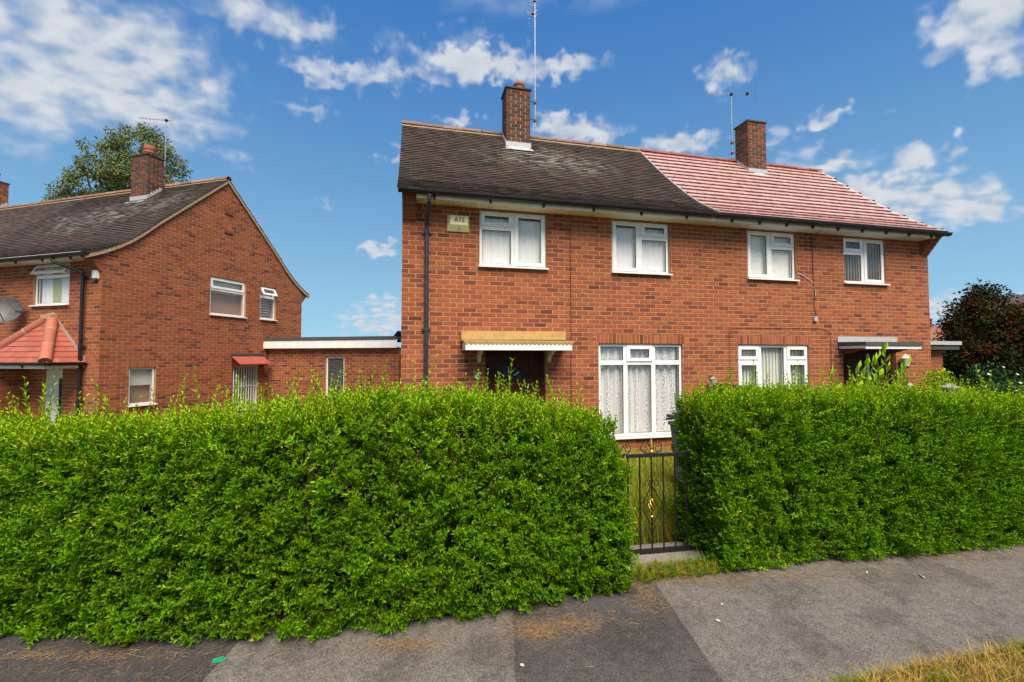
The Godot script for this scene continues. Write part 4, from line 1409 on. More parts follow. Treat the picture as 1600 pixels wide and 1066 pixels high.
func build_far_half() -> void:
	var off := SIDE_AT + Vector3(-sin(SIDE_TURN), 0, -cos(SIDE_TURN)) * 5.7
	var h := thing("brick_house", "dark tiled house roof adjoining the one with the hipped porch", "house", off, SIDE_TURN)
	var w := MB.new()
	w.box(Vector3(0, -0.6, -5.7), Vector3(SIDE_DEPTH, 4.0, -0.02))
	put(w, "wall", mat.wood_blind, h)
	var r := RandomNumberGenerator.new()
	r.seed = 27
	roof_deck(h, Vector3.ZERO, Vector3.FORWARD, Vector3.LEFT, side_profile, mirrored(side_profile, SIDE_DEPTH), 0.03, 5.8, mat.underlay)
	tile_roof(h, Vector3.ZERO, Vector3.FORWARD, Vector3.LEFT, side_profile, 0.03, 5.8, 0.100, 0.168, 0.013, mat.tile, func(_a, _s): return old_tile(r), 0, 35, 0.006)
	ridge_tiles(h, Vector3.ZERO, Vector3.FORWARD, Vector3.LEFT, Vector2(-3.055, 6.97), 0.01, 5.8, 0.45, 0.095, mat.tile, 6, [Color(0.36, 0.16, 0.09), Color(0.30, 0.14, 0.08)])
	var c := chimney(h, Vector3(2.7, 0, -4.85), Vector3.BACK, Vector3.LEFT, 0.6, 0.5, 6.5, 7.9, 0.7, 650, 6.7)
	var pot := MB.new()
	pot.lathe(Vector3(2.95, 7.93, -4.5), [[0.14, 0.0], [0.12, 0.04], [0.12, 0.28], [0.14, 0.3], [0.12, 0.33], [0.1, 0.33]], 16)
	put(pot, "chimney_pot", mat.terracotta, c)

func build_outhouses() -> void:
	var at := SIDE_AT + Vector3(cos(SIDE_TURN), 0, -sin(SIDE_TURN)) * 4.62
	var h := thing("brick_outhouse", "low flat roofed brick outhouse linking the two houses, white fascia board", "outhouse", at, SIDE_TURN - PI / 2)
	var W := 4.74
	var hole := [2.20, 0.55, 2.87, 1.80]
	var core := MB.new()
	wall_core(core, Vector3.ZERO, Vector3.RIGHT, Vector3.BACK, 0.05, W, -0.5, 2.07, [hole])
	core.box(Vector3(0.06, -0.5, -2.2), Vector3(W, 2.07, -2.0))
	core.box(Vector3(W - 0.2, -0.5, -2.0), Vector3(W, 2.07, -0.27))
	put(core, "wall", mat.mortar, h)
	var br := lay_bricks(func(_v): return Vector2(0.05, W), -0.5, 2.07, [hole], 701, func(u, v): return dark_patch(u + 2.0, v, 0.42))
	raise_bricks(h, [{"o": Vector3.ZERO, "U": Vector3.RIGHT, "N": Vector3.BACK, "bricks": br}], 0.9)
	window(h, Transform3D(), 2.21, 0.55, 2.86, 1.79, [[2.21, 0.55, 2.86, 1.79, "fixed"]], "obscure", 21)
	var f := MB.new()
	f.box(Vector3(-0.12, 2.06, 0.13), Vector3(W, 2.30, 0.155))
	put(f, "fascia", mat.upvc, h)
	var s := MB.new()
	s.box(Vector3(-0.10, 2.072, 0.0), Vector3(W, 2.09, 0.128))
	put(s, "soffit", mat.white_paint, h)
	var rf := MB.new()
	rf.box(Vector3(-0.16, 2.302, -2.3), Vector3(W - 0.02, 2.40, 0.17))
	rf.hexa(Vector3(W - 0.14, 2.40, -2.0), Vector3(0.13, 0.14, 0), Vector3(0.0, 0.015, 0), Vector3(0, 0, 2.1))
	put(rf, "felt_roof", mat.felt, h)
	var g := MB.new()
	g.box(Vector3(-0.24, 2.20, 0.05), Vector3(-0.13, 2.27, 0.15))
	put(g, "gutter_outlet", mat.black_plastic, h)
	# the other one, beyond the far end of the pair
	var at2 := MAIN_AT + Vector3(cos(MAIN_TURN), 0, -sin(MAIN_TURN)) * (LENGTH + 0.02) - Vector3(sin(MAIN_TURN), 0, cos(MAIN_TURN)) * 0.5
	var k := thing("brick_outhouse", "small flat roofed brick outhouse with grey roof edge beside dark shrubs", "outhouse", at2, MAIN_TURN)
	var c2 := MB.new()
	wall_core(c2, Vector3.ZERO, Vector3.RIGHT, Vector3.BACK, 0.0, 1.10, -0.2, 1.97, [])
	wall_core(c2, Vector3(1.10, 0, 0), Vector3.FORWARD, Vector3.RIGHT, 0.0, 2.0, -0.2, 1.97, [])
	put(c2, "wall", mat.mortar, k)
	raise_bricks(k, [{"o": Vector3.ZERO, "U": Vector3.RIGHT, "N": Vector3.BACK, "bricks": lay_bricks(func(_v): return Vector2(0.0, 1.10), -0.2, 1.97, [], 703, func(_u, _v): return 0.06, 0.1)}, {"o": Vector3(1.10, 0, 0), "U": Vector3.FORWARD, "N": Vector3.RIGHT, "bricks": lay_bricks(func(_v): return Vector2(0.0, 2.0), -0.2, 1.97, [], 704, func(_u, _v): return 0.1), "seen": false}], 1.1)
	var r2 := MB.new()
	r2.box(Vector3(0.0, 2.075, -2.1), Vector3(1.40, 2.16, 0.2))
	put(r2, "roof_edge", mat.lead, k)
	var r3 := MB.new()
	r3.box(Vector3(0.0, 1.965, -2.1), Vector3(1.36, 2.073, 0.17))
	put(r3, "fascia", mat.felt, k)

# ---------------------------------------------------------------- plants
func leaf(b: MB, p: Vector3, t: Vector3, face: Vector3, l: float, w: float, col: Color) -> void:
	var s := t.cross(face).normalized()
	var n := s.cross(t).normalized()
	var fold := w * 0.35
	var bend := -n * l * 0.10
	var c := p + t * l * 0.48
	var tip := p + t * l + bend
	var a := c + s * w * 0.5 + n * fold
	var d := c - s * w * 0.5 + n * fold
	for q in [[p, a, c], [c, a, tip], [p, c, d], [c, tip, d]]:
		b.tri(q[0], q[1], q[2], n, col)

# a twig with opposite pairs of leaves
func sprig_mesh(s: int, length: float, pairs: int, ll: float, lw: float, spread: float) -> ArrayMesh:
	var r := RandomNumberGenerator.new()
	r.seed = s
	var b := MB.new()
	var bend := Vector3(r.randf_range(-0.3, 0.3), 0, r.randf_range(-0.3, 0.3))
	var pts := []
	for i in 4:
		var t := i / 3.0
		pts.append((Vector3.UP * t + bend * t * t * 0.4) * length)
	b.tube(pts, 0.0022, 0.0011, 3, Color(0.75, 0.55, 0.35), false)
	for i in pairs:
		var t := (i + 0.7) / pairs
		var p := (Vector3.UP * t + bend * t * t * 0.4) * length
		var ang := i * PI * 0.5 + r.randf_range(-0.4, 0.4)
		var size := lerpf(1.0, 0.62, t * t)
		var young := t > 0.75
		for k in 2:
			var side := Vector3(cos(ang + k * PI), 0, sin(ang + k * PI))
			var open := spread * lerpf(1.15, 0.55, t) + r.randf_range(-0.2, 0.2)
			var dir := (Vector3.UP * cos(open) + side * sin(open)).normalized()
			var face := (Vector3.UP * sin(open) - side * cos(open) + Vector3(r.randf_range(-0.35, 0.35), r.randf_range(-0.2, 0.2), r.randf_range(-0.35, 0.35))).normalized()
			var k2 := r.randf_range(0.72, 1.22) * (1.12 if young else 1.0)
			leaf(b, p, dir, face, ll * size * r.randf_range(0.8, 1.15), lw * size * r.randf_range(0.85, 1.15), Color(k2 * (1.25 if young else r.randf_range(0.9, 1.1)), k2, k2))
	return b.mesh()

func scatter(shape: Mesh, where: Array, tints: Array, called: String, m: Material, parent: Node) -> MultiMeshInstance3D:
	var mm := MultiMesh.new()
	mm.transform_format = MultiMesh.TRANSFORM_3D
	mm.use_colors = true
	mm.mesh = shape
	mm.instance_count = where.size()
	for i in where.size():
		mm.set_instance_transform(i, where[i])
		mm.set_instance_color(i, tints[i])
	var o := MultiMeshInstance3D.new()
	o.name = called
	o.multimesh = mm
	o.material_override = m
	o.set_meta("kind", "stuff")
	parent.add_child(o, true)
	return o

func turned(axis: Vector3, roll: float, size: float, at: Vector3) -> Transform3D:
	var y := axis.normalized()
	var x := y.cross(Vector3(0.31, 0.2, 0.93)).normalized()
	var z := x.cross(y)
	return Transform3D(Basis(x, y, z).rotated(y, roll).scaled(Vector3.ONE * size), at)

# path: front foot of the hedge as (x, z). tall: Callable(x) -> height
func hedge(label: String, path: Array, thick: float, tall: Callable, s: int) -> Node3D:
	var r := RandomNumberGenerator.new()
	r.seed = s
	var h := thing("privet_hedge", label, "hedge", Vector3.ZERO, 0.0)
	var seg := []
	var total := 0.0
	for i in path.size() - 1:
		seg.append(total)
		total += path[i].distance_to(path[i + 1])
	var foot := func(t: float) -> Array:
		var i := path.size() - 2
		while i > 0 and seg[i] > t: i -= 1
		var l: float = path[i].distance_to(path[i + 1])
		var q: Vector2 = path[i].lerp(path[i + 1], (t - seg[i]) / l)
		var d: Vector2 = (path[i + 1] - path[i]) / l
		if i < path.size() - 2 and t - seg[i] > l * 0.5:
			d = d.lerp((path[i + 2] - path[i + 1]).normalized(), (t - seg[i]) / l - 0.5).normalized()
		elif i > 0 and t - seg[i] < l * 0.5:
			d = d.lerp((path[i] - path[i - 1]).normalized(), 0.5 - (t - seg[i]) / l).normalized()
		return [q, d]
	var lumps := FastNoiseLite.new()
	lumps.seed = s
	lumps.frequency = 1.0
	lumps.fractal_octaves = 2
	var old_t := [[], [], []]
	var old_c := [[], [], []]
	var new_t := [[], []]
	var new_c := [[], []]
	var rad := 0.24
	var add := func(p: Vector3, n: Vector3, fresh: float, dist: float):
		var b := lumps.get_noise_3d(p.x * 2.6, p.y * 3.2, p.z * 2.6) * 0.09 + lumps.get_noise_3d(p.x * 7.0 + 9.0, p.y * 7.0, p.z * 7.0) * 0.04
		var at := p + n * (b - 0.03) - n * dist
		if at.y < 0.03: at.y = 0.03 + r.randf() * 0.04
		var axis := (n * r.randf_range(0.5, 1.0) + Vector3.UP * r.randf_range(0.15, 0.95) + Vector3(r.randf_range(-0.65, 0.65), r.randf_range(-0.4, 0.4), r.randf_range(-0.65, 0.65))).normalized()
		var size := r.randf_range(0.75, 1.2)
		var t := turned(axis, r.randf() * TAU, size, at - axis * 0.08 * size)
		var k := r.randf_range(0.78, 1.18)
		if r.randf() < fresh:
			var q := r.randi() % 2
			new_t[q].append(t); new_c[q].append(Color(k * r.randf_range(0.75, 1.1), k, k))
		else:
			var q := r.randi() % 3
			old_t[q].append(t); old_c[q].append(Color(k * r.randf_range(0.85, 1.15), k, k * r.randf_range(0.8, 1.2)))
	var density := 760.0
	var mean_h := 1.45
	var around := (mean_h - rad) + rad * PI * 0.5 + (thick - 2 * rad) + rad * PI * 0.5 + (mean_h - rad)
	var count := int(total * around * density)
	for i in count:
		var f: Array = foot.call(r.randf() * total)
		var q: Vector2 = f[0]
		var d: Vector2 = f[1]
		var nf := Vector3(-d.y, 0, d.x)
		if nf.z < 0: nf = -nf
		var H: float = tall.call(q.x)
		var base := Vector3(q.x, 0, q.y)
		var t := r.randf() * around
		var p: Vector3
		var n: Vector3
		var fresh := 0.06
		var a0 := mean_h - rad
		if t < a0:
			var v := t / a0
			p = base + Vector3.UP * (v * (H - rad)) + nf * (0.035 * sin(v * PI) - 0.05 * v)
			n = (nf + Vector3.UP * 0.05).normalized()
			fresh = 0.05 if v < 0.72 else 0.12
		elif t < a0 + rad * PI * 0.5:
			var a := (t - a0) / rad
			n = nf * cos(a) + Vector3.UP * sin(a)
			p = base - nf * (rad + 0.05) + Vector3.UP * (H - rad) + n * rad
			fresh = 0.18 + 0.3 * a
		elif t < a0 + rad * PI * 0.5 + thick - 2 * rad:
			var w := t - a0 - rad * PI * 0.5
			n = Vector3.UP
			p = base - nf * (rad + 0.05 + w) + Vector3.UP * H
			fresh = 0.6
		elif t < a0 + rad * PI + thick - 2 * rad:
			var a := (t - a0 - rad * PI * 0.5 - thick + 2 * rad) / rad
			n = -nf * sin(a) + Vector3.UP * cos(a)
			p = base - nf * (thick - rad + 0.02) + Vector3.UP * (H - rad) + n * rad
			fresh = 0.4
		else:
			if r.randf() < 0.55: continue
			n = -nf
			p = base - nf * thick + Vector3.UP * (r.randf() * (H - rad))
		var dist := r.randf()
		add.call(p, n, fresh, dist * dist * 0.20)
	# the two cut ends
	for e in [0.0, total]:
		var f: Array = foot.call(clampf(e, 0.001, total - 0.001))
		var q: Vector2 = f[0]
		var d2: Vector2 = f[1]
		var nf := Vector3(-d2.y, 0, d2.x)
		if nf.z < 0: nf = -nf
		var out := Vector3(d2.x, 0, d2.y) * (1.0 if e > 0 else -1.0)
		var H: float = tall.call(q.x)
		for i in int(thick * H * density):
			var w := r.randf()
			var v := r.randf()
			var inset := 0.0
			if v > 0.8: inset = (v - 0.8) * 0.9
			var p := Vector3(q.x, 0, q.y) - nf * (w * thick) + Vector3.UP * (v * (H - 0.06)) - out * inset
			add.call(p, (out + nf * (0.5 - w) + Vector3.UP * (0.4 if v > 0.85 else 0.0)).normalized(), 0.06, r.randf() * r.randf() * 0.2)
	# inner leaves, sparse
	for i in int(total * thick * mean_h * 900):
		var f: Array = foot.call(r.randf() * total)
		var q: Vector2 = f[0]
		var d3: Vector2 = f[1]
		var nf := Vector3(-d3.y, 0, d3.x)
		if nf.z < 0: nf = -nf
		add.call(Vector3(q.x, 0, q.y) - nf * r.randf_range(0.2, thick - 0.1) + Vector3.UP * r.randf_range(0.05, tall.call(q.x) - 0.12), Vector3(r.randf_range(-1, 1), 0.4, r.randf_range(-1, 1)).normalized(), 0.0, 0.0)
	# a fuzz of upright new growth over the whole top
	for i in int(total * 150):
		var f: Array = foot.call(r.randf() * total)
		var q: Vector2 = f[0]
		var d6: Vector2 = f[1]
		var nf := Vector3(-d6.y, 0, d6.x)
		if nf.z < 0: nf = -nf
		var p := Vector3(q.x, tall.call(q.x) - 0.08, q.y) - nf * r.randf_range(0.1, thick - 0.05)
		var t := turned(Vector3(r.randf_range(-0.4, 0.4), 1, r.randf_range(-0.4, 0.4)), r.randf() * TAU, r.randf_range(0.8, 1.25), p)
		var k := r.randf_range(0.8, 1.15)
		new_t[i % 2].append(t); new_c[i % 2].append(Color(k * r.randf_range(0.8, 1.1), k, k))
	for k in 3:
		scatter(old_sprigs[k], old_t[k], old_c[k], "foliage", mat.leaf, h)
	for k in 2:
		scatter(new_sprigs[k], new_t[k], new_c[k], "young_foliage", mat.young_leaf, h)
	# stems
	var n_st := int(total / 0.22)
	for i in n_st:
		var f: Array = foot.call(lerpf(0.32, total - 0.32, (i + 0.5) / n_st))
		var q: Vector2 = f[0]
		var d4: Vector2 = f[1]
		var nf := Vector3(-d4.y, 0, d4.x)
		if nf.z < 0: nf = -nf
		var b := MB.new()
		var p := Vector3(q.x, -0.05, q.y) - nf * r.randf_range(0.3, 0.5)
		for k in 4:
			var lean := Vector3(r.randf_range(-0.22, 0.22), 0, 0) + nf * r.randf_range(-0.3, 0.28)
			var H: float = tall.call(q.x) - 0.12
			b.tube([p, p + Vector3.UP * H * 0.4 + lean * 0.4, p + Vector3.UP * H * 0.75 + lean * 0.9, p + Vector3.UP * H + lean * 1.1], 0.012, 0.003, 5)
		put(b, "stem", mat.twig, h)
	# long shoots standing out of the top
	for i in int(total * 34):
		var f: Array = foot.call(r.randf() * total)
		var q: Vector2 = f[0]
		var d5: Vector2 = f[1]
		var nf := Vector3(-d5.y, 0, d5.x)
		if nf.z < 0: nf = -nf
		var p := Vector3(q.x, tall.call(q.x) - 0.10, q.y) - nf * r.randf_range(0.12, thick - 0.08)
		var axis := Vector3(r.randf_range(-0.28, 0.28), 1, r.randf_range(-0.28, 0.28))
		var o := inst(shoots[r.randi() % shoots.size()], "shoot", mat.young_leaf, h, turned(axis, r.randf() * TAU, r.randf_range(0.6, 1.1) * (1.35 if r.randf() < 0.12 else 1.0), p))
	return h

var old_sprigs := []
var new_sprigs := []
var shoots := []

func make_sprigs() -> void:
	for i in 3: old_sprigs.append(sprig_mesh(50 + i, 0.15, 6, 0.047, 0.022, 0.95))
	for i in 2: new_sprigs.append(sprig_mesh(60 + i, 0.15, 6, 0.043, 0.018, 0.8))
	for i in 5: shoots.append(sprig_mesh(70 + i, 0.34, 9, 0.044, 0.017, 0.75))

# a ball of loose leaves for trees and shrubs
func clump_mesh(s: int, n: int, rad: float, ll: float, lw: float) -> ArrayMesh:
	var r := RandomNumberGenerator.new()
	r.seed = s
	var b := MB.new()
	for i in n:
		var d := Vector3(r.randfn(), r.randfn(), r.randfn()).normalized()
		var p := d * rad * pow(r.randf(), 0.45)
		var t := (d + Vector3(r.randfn(), r.randfn() - 0.3, r.randfn()) * 0.7).normalized()
		var face := (Vector3.UP + Vector3(r.randfn(), r.randfn(), r.randfn()) * 0.6).normalized()
		var k := r.randf_range(0.7, 1.3)
		leaf(b, p, t, face, ll * r.randf_range(0.7, 1.2), lw * r.randf_range(0.8, 1.2), Color(k * r.randf_range(0.9, 1.15), k, k))
	return b.mesh()

# blobs: [centre, radius]. limbs run from the top of the trunk to each blob
func leafy(called: String, label: String, category: String, at: Vector3, trunk_h: float, trunk_r: float, blobs: Array, m: Material, leaf_l: float, clump_r: float, per_area: float, s: int, crown := "crown", mixed := false) -> Node3D:
	var r := RandomNumberGenerator.new()
	r.seed = s
	var o := thing(called, label, category, at)
	var tr := MB.new()
	tr.tube([Vector3(0, -0.2, 0), Vector3(trunk_r * 0.4, trunk_h * 0.5, 0), Vector3(0, trunk_h, trunk_r * 0.3)], trunk_r, trunk_r * 0.6, 9)
	for bl in blobs:
		var c: Vector3 = bl[0]
		var st := Vector3(0, trunk_h * r.randf_range(0.6, 1.0), 0)
		var mid := st.lerp(c, 0.5) + Vector3(0, -0.08 * c.length(), 0)
		tr.tube([st, mid, c, c + (c - mid).normalized() * bl[1] * 0.6], trunk_r * 0.42, trunk_r * 0.06, 6)
	put(tr, "trunk", mat.bark, o)
	var shapes := []
	for i in 3: shapes.append(clump_mesh(s * 3 + i, 34, clump_r, leaf_l, leaf_l * 0.5))
	var ts := [[], [], []]
	var cs := [[], [], []]
	for bl in blobs:
		var n := int(per_area * bl[1] * bl[1])
		for i in n:
			var d := Vector3(r.randfn(), r.randfn(), r.randfn()).normalized()
			var p: Vector3 = bl[0] + d * bl[1] * (0.55 + 0.5 * r.randf()) * Vector3(1, 0.85, 1)
			var k := r.randi() % 3
			ts[k].append(turned(d + Vector3.UP * 0.4, r.randf() * TAU, r.randf_range(0.7, 1.25), p))
			var g := r.randf_range(0.75, 1.25)
			var tint := Color(g * r.randf_range(0.85, 1.2), g, g)
			if mixed:
				var q := r.randf()
				tint = Color(g * 0.8, g * 2.0, g) if q < 0.36 else (Color(g * 2.3, g * 1.3, g) if q < 0.58 else tint)
			cs[k].append(tint)
	for k in 3:
		scatter(shapes[k], ts[k], cs[k], crown, m, o)
	return o

func grass_tuft(s: int, n: int, tall: float, w: float, lean: float) -> ArrayMesh:
	var r := RandomNumberGenerator.new()
	r.seed = s
	var b := MB.new()
	for i in n:
		var a := r.randf() * TAU
		var p := Vector3(r.randf_range(-1, 1), 0, r.randf_range(-1, 1)) * tall * 0.22
		var d := Vector3(cos(a), 0, sin(a))
		var h := tall * r.randf_range(0.45, 1.1)
		var l := lean * r.randf_range(0.2, 1.3)
		var side := Vector3(-sin(a), 0, cos(a)) * w * r.randf_range(0.7, 1.3)
		var m := p + Vector3.UP * h * 0.55 + d * h * l * 0.3
		var t := p + Vector3.UP * h * 0.95 + d * h * l
		var k := r.randf_range(0.65, 1.3)
		var col := Color(k * r.randf_range(0.85, 1.25), k, k * r.randf_range(0.7, 1.2))
		b.quad(p - side, p + side, m + side * 0.8, m - side * 0.8, d + Vector3.UP * 0.3, col)
		b.tri(m - side * 0.8, m + side * 0.8, t, d + Vector3.UP * 0.3, col)
	return b.mesh()

# ---------------------------------------------------------------- smaller things
func aerial(label: String, at: Vector3, turn: float, mast: float, head: float, boom: Array, elements: int, el_len: float, brackets: Array, vertical := false) -> void:
	var o := thing("television_aerial", label, "aerial", at, turn)
	var m := MB.new()
	m.tube([Vector3.ZERO, Vector3(0, mast, 0)], 0.014, 0.012, 7)
	put(m, "mast", mat.steel, o)
	var y0 := head
	var p0: Vector3 = Vector3(0, y0, 0) + boom[0]
	var p1: Vector3 = Vector3(0, y0, 0) + boom[1]
	var b := MB.new()
	b.tube([p0, p1], 0.006, 0.006, 5)
	put(b, "boom", mat.steel, o)
	var cross := (p1 - p0).normalized().cross(Vector3.UP).normalized() if not vertical else Vector3.UP
	for i in elements:
		var e := MB.new()
		var p := p0.lerp(p1, (i + 0.3) / elements)
		var l := el_len * lerpf(0.75, 1.1, float(i) / elements)
		e.tube([p - cross * l, p + cross * l], 0.005, 0.005, 4)
		put(e, "director", mat.steel, o)
	var d := MB.new()
	var pd := p0.lerp(p1, 0.86)
	d.box(pd - Vector3(0.03, 0.035, 0.03), pd + Vector3(0.03, 0.02, 0.03))
	put(d, "dipole_box", mat.black_plastic, o)
	var rf := MB.new()
	for k in [-1.0, 1.0]:
		for j in 4:
			var q: Vector3 = p1 + Vector3.UP * k * (0.04 + 0.05 * j) + (p1 - p0).normalized() * 0.02 * j
			rf.tube([q - cross * el_len * 1.1, q + cross * el_len * 1.1], 0.004, 0.004, 4)
	put(rf, "reflector", mat.steel, o)
	var cl := MB.new()
	cl.box(Vector3(-0.03, y0 - 0.04, -0.03), Vector3(0.03, y0 + 0.02, 0.03))
	put(cl, "clamp", mat.black_plastic, o)
	for q in brackets:
		var k := MB.new()
		k.tube([Vector3(0, q[0], 0), Vector3(q[1], q[0] + 0.02, q[2])], 0.012, 0.012, 5)
		k.box(Vector3(-0.03, q[0] - 0.025, -0.03), Vector3(0.03, q[0] + 0.025, 0.03))
		put(k, "bracket", mat.rusty, o)

func alarm_box() -> void:
	var b := Basis(Vector3.UP, MAIN_TURN)
	var o := thing("alarm_box", "cream burglar alarm box lettered ATI on the brick wall under the eaves", "alarm box", MAIN_AT + b * Vector3(0.925, 3.92, 0.002), MAIN_TURN)
	var m := MB.new()
	var x0 := -0.185
	var x1 := 0.185
	var lo := [Vector3(x0, 0, 0), Vector3(x1, 0, 0), Vector3(x1, 0.275, 0), Vector3(x0, 0.275, 0)]
	var mid := [Vector3(x0, 0, 0.02), Vector3(x1, 0, 0.02), Vector3(x1, 0.275, 0.02), Vector3(x0, 0.275, 0.02)]
	var hi := [Vector3(x0 + 0.05, 0.10, 0.085), Vector3(x1 - 0.03, 0.10, 0.085), Vector3(x1 - 0.03, 0.255, 0.085), Vector3(x0 + 0.05, 0.255, 0.085)]
	for i in 4:
		var j := (i + 1) % 4
		var out: Vector3 = (lo[i] + lo[j]) * 0.5 - Vector3(0, 0.14, 0)
		m.quad(lo[i], lo[j], mid[j], mid[i], out)
		m.quad(mid[i], mid[j], hi[j], hi[i], out + Vector3(0, 0, 0.1))
	m.quad(hi[0], hi[1], hi[2], hi[3], Vector3.BACK)
	put(m, "cover", mat.alarm, o)
	var t := TextMesh.new()
	t.text = "ATI"
	var f := SystemFont.new()
	f.font_names = PackedStringArray(["Droid Sans"])
	f.font_weight = 800
	t.font = f
	t.font_size = 64
	t.pixel_size = 0.078 / 47.0
	t.depth = 0.004
	inst(t, "lettering", mat.brown_ink, o, Transform3D(Basis(), Vector3(0.01, 0.185, 0.087)))
	var lens := MB.new()
	lens.box(Vector3(0.0, 0.04, 0.045), Vector3(0.02, 0.06, 0.062))
	put(lens, "indicator", mat.black_plastic, o)
	for sx in [x0 + 0.012, x1 - 0.02]:
		for i in 5:
			var v := MB.new()
			v.box(Vector3(sx, 0.13 + i * 0.022, 0.02), Vector3(sx + 0.008, 0.14 + i * 0.022, 0.045 if sx < 0 else 0.05))
			put(v, "louvre", mat.brown_ink, o)

func garden_gate() -> void:
	var o := thing("garden_gate", "black wrought iron garden gate with gold finial and scrolls between the hedges", "gate", Vector3(0.79, 0.0, -3.965), 0.176)
	var W := 0.95
	for x in [0.0, W]:
		var m := MB.new()
		m.box(Vector3(x - 0.016, 0.0, -0.016), Vector3(x + 0.016, 0.925, 0.016))
		put(m, "stile", mat.iron, o)
	for y in [0.03, 0.885]:
		var m := MB.new()
		m.box(Vector3(0.0165, y, -0.014), Vector3(W - 0.0165, y + 0.03, 0.014))
		put(m, "rail", mat.iron, o)
	for x in [0.145, 0.26, 0.375, 0.49, 0.605, 0.72, 0.835]:
		var m := MB.new()
		m.tube([Vector3(x, 0.06, 0), Vector3(x, 0.885, 0)], 0.0075, 0.0075, 6)
		put(m, "bar", mat.iron, o)
	var scroll := func(c: Vector3, sx: float, sy: float, rad: float, turns: float) -> Array:
		var pts := []
		for i in 26:
			var t := i / 25.0
			var a := t * TAU * turns
			var rr := rad * (1.0 - 0.75 * t)
			pts.append(c + Vector3(sx * (rad - rr * cos(a)) - sx * rad, sy * rr * sin(a), 0))
		return pts
	# scrolls on the top rail each side of the finial
	for s in [-1.0, 1.0]:
		for q in [[0.49, 0.055], [0.79, 0.045], [0.19, 0.045]]:
			var m := MB.new()
			m.tube(scroll.call(Vector3(q[0] + s * 0.065, 0.965, 0), s, 1.0, q[1], 1.35), 0.005, 0.004, 5)
			m.tube([Vector3(q[0], 0.914, 0), Vector3(q[0] + s * 0.04, 0.922, 0), Vector3(q[0] + s * 0.08, 0.93, 0), Vector3(q[0] + s * 0.065 + s * q[1] * 0.6, 0.945, 0)], 0.005, 0.005, 5)
			put(m, "scroll", mat.iron, o)
	var fn := MB.new()
	fn.lathe(Vector3(0.49, 0.916, 0), [[0.012, 0.0], [0.018, 0.02], [0.010, 0.035], [0.022, 0.055], [0.017, 0.09], [0.006, 0.13], [0.0, 0.15]], 10)
	put(fn, "finial", mat.gold, o)
	# diamond of scrolls and twisted basket on the middle bar
	for s in [-1.0, 1.0]:
		for k in [-1.0, 1.0]:
			var m := MB.new()
			m.tube([Vector3(0.49 + s * 0.012, 0.445 + k * 0.17, 0), Vector3(0.49 + s * 0.05, 0.445 + k * 0.09, 0), Vector3(0.49 + s * 0.10, 0.445 + k * 0.015, 0)], 0.005, 0.005, 5)
			m.tube(scroll.call(Vector3(0.49 + s * 0.04, 0.445 + k * 0.20, 0), s, k, 0.035, 1.2), 0.005, 0.004, 5)
			put(m, "scroll", mat.iron, o)
	for j in 4:
		var m := MB.new()
		var pts := []
		for i in 13:
			var t := i / 12.0
			var a := TAU * (j / 4.0 + t * 0.6)
			var rr := 0.027 * sin(PI * t)
			pts.append(Vector3(0.49 + cos(a) * rr, 0.375 + t * 0.14, sin(a) * rr))
		m.tube(pts, 0.0055, 0.0055, 5)
		put(m, "basket_wire", mat.gold, o)
	for y in [0.34]:
		var m := MB.new()
		m.lathe(Vector3(0.49, y, 0), [[0.0085, 0.0], [0.015, 0.01], [0.0085, 0.02]], 8)
		put(m, "collar", mat.gold, o)
	for x in [[-0.06, "black iron post on the latch side of the garden gate"], [W + 0.055, "black iron post carrying the hinges of the garden gate"]]:
		var p := thing("gate_post", x[1], "post", Vector3(0.79, 0, -3.965) + Basis(Vector3.UP, 0.176) * Vector3(x[0], 0, -0.01), 0.176)
		var m := MB.new()
		m.box(Vector3(-0.022, -0.1, -0.022), Vector3(0.022, 0.96, 0.022))
		put(m, "shaft", mat.iron, p)
		var c := MB.new()
		c.lathe(Vector3(0, 0.96, 0), [[0.03, 0.0], [0.03, 0.012], [0.0, 0.03]], 4)
		put(c, "cap", mat.iron, p)

func wheelie_bin() -> void:
	var o := thing("wheelie_bin", "grey wheelie bin with dark lid standing in the front garden", "bin", Vector3(2.38, 0.0, -5.45), 0.5)
	var b := MB.new()
	var lo := [Vector3(-0.21, 0.08, -0.24), Vector3(0.21, 0.08, -0.24), Vector3(0.21, 0.08, 0.22), Vector3(-0.21, 0.08, 0.22)]
	var hi := [Vector3(-0.26, 0.98, -0.32), Vector3(0.26, 0.98, -0.32), Vector3(0.26, 0.98, 0.28), Vector3(-0.26, 0.98, 0.28)]
	for i in 4:
		var j := (i + 1) % 4
		b.quad(lo[i], lo[j], hi[j], hi[i], (lo[i] + lo[j]) * 0.5 - Vector3(0, 0.08, 0))
	b.quad(lo[0], lo[1], lo[2], lo[3], Vector3.DOWN)
	b.box(Vector3(-0.275, 0.94, -0.335), Vector3(0.275, 0.98, 0.295))
	put(b, "body", mat.bin, o)
	var l := MB.new()
	l.hexa(Vector3(-0.285, 0.985, 0.33), Vector3(0.57, 0, 0), Vector3(0, 0.035, 0), Vector3(0, 0.05, -0.68))
	l.hexa(Vector3(-0.22, 1.022, 0.27), Vector3(0.44, 0, 0), Vector3(0, 0.03, 0), Vector3(0, 0.045, -0.54))
	put(l, "lid", mat.bin_lid, o)
	var h := MB.new()
	h.tube([Vector3(-0.24, 1.0, -0.39), Vector3(0.24, 1.0, -0.39)], 0.016, 0.016, 7)
	put(h, "handle", mat.bin, o)
	for x in [-0.24, 0.24]:
		var w := MB.new()
		w.tube([Vector3(x - 0.025, 0.10, -0.25), Vector3(x + 0.025, 0.10, -0.25)], 0.10, 0.10, 16)
		put(w, "wheel", mat.rubber, o)

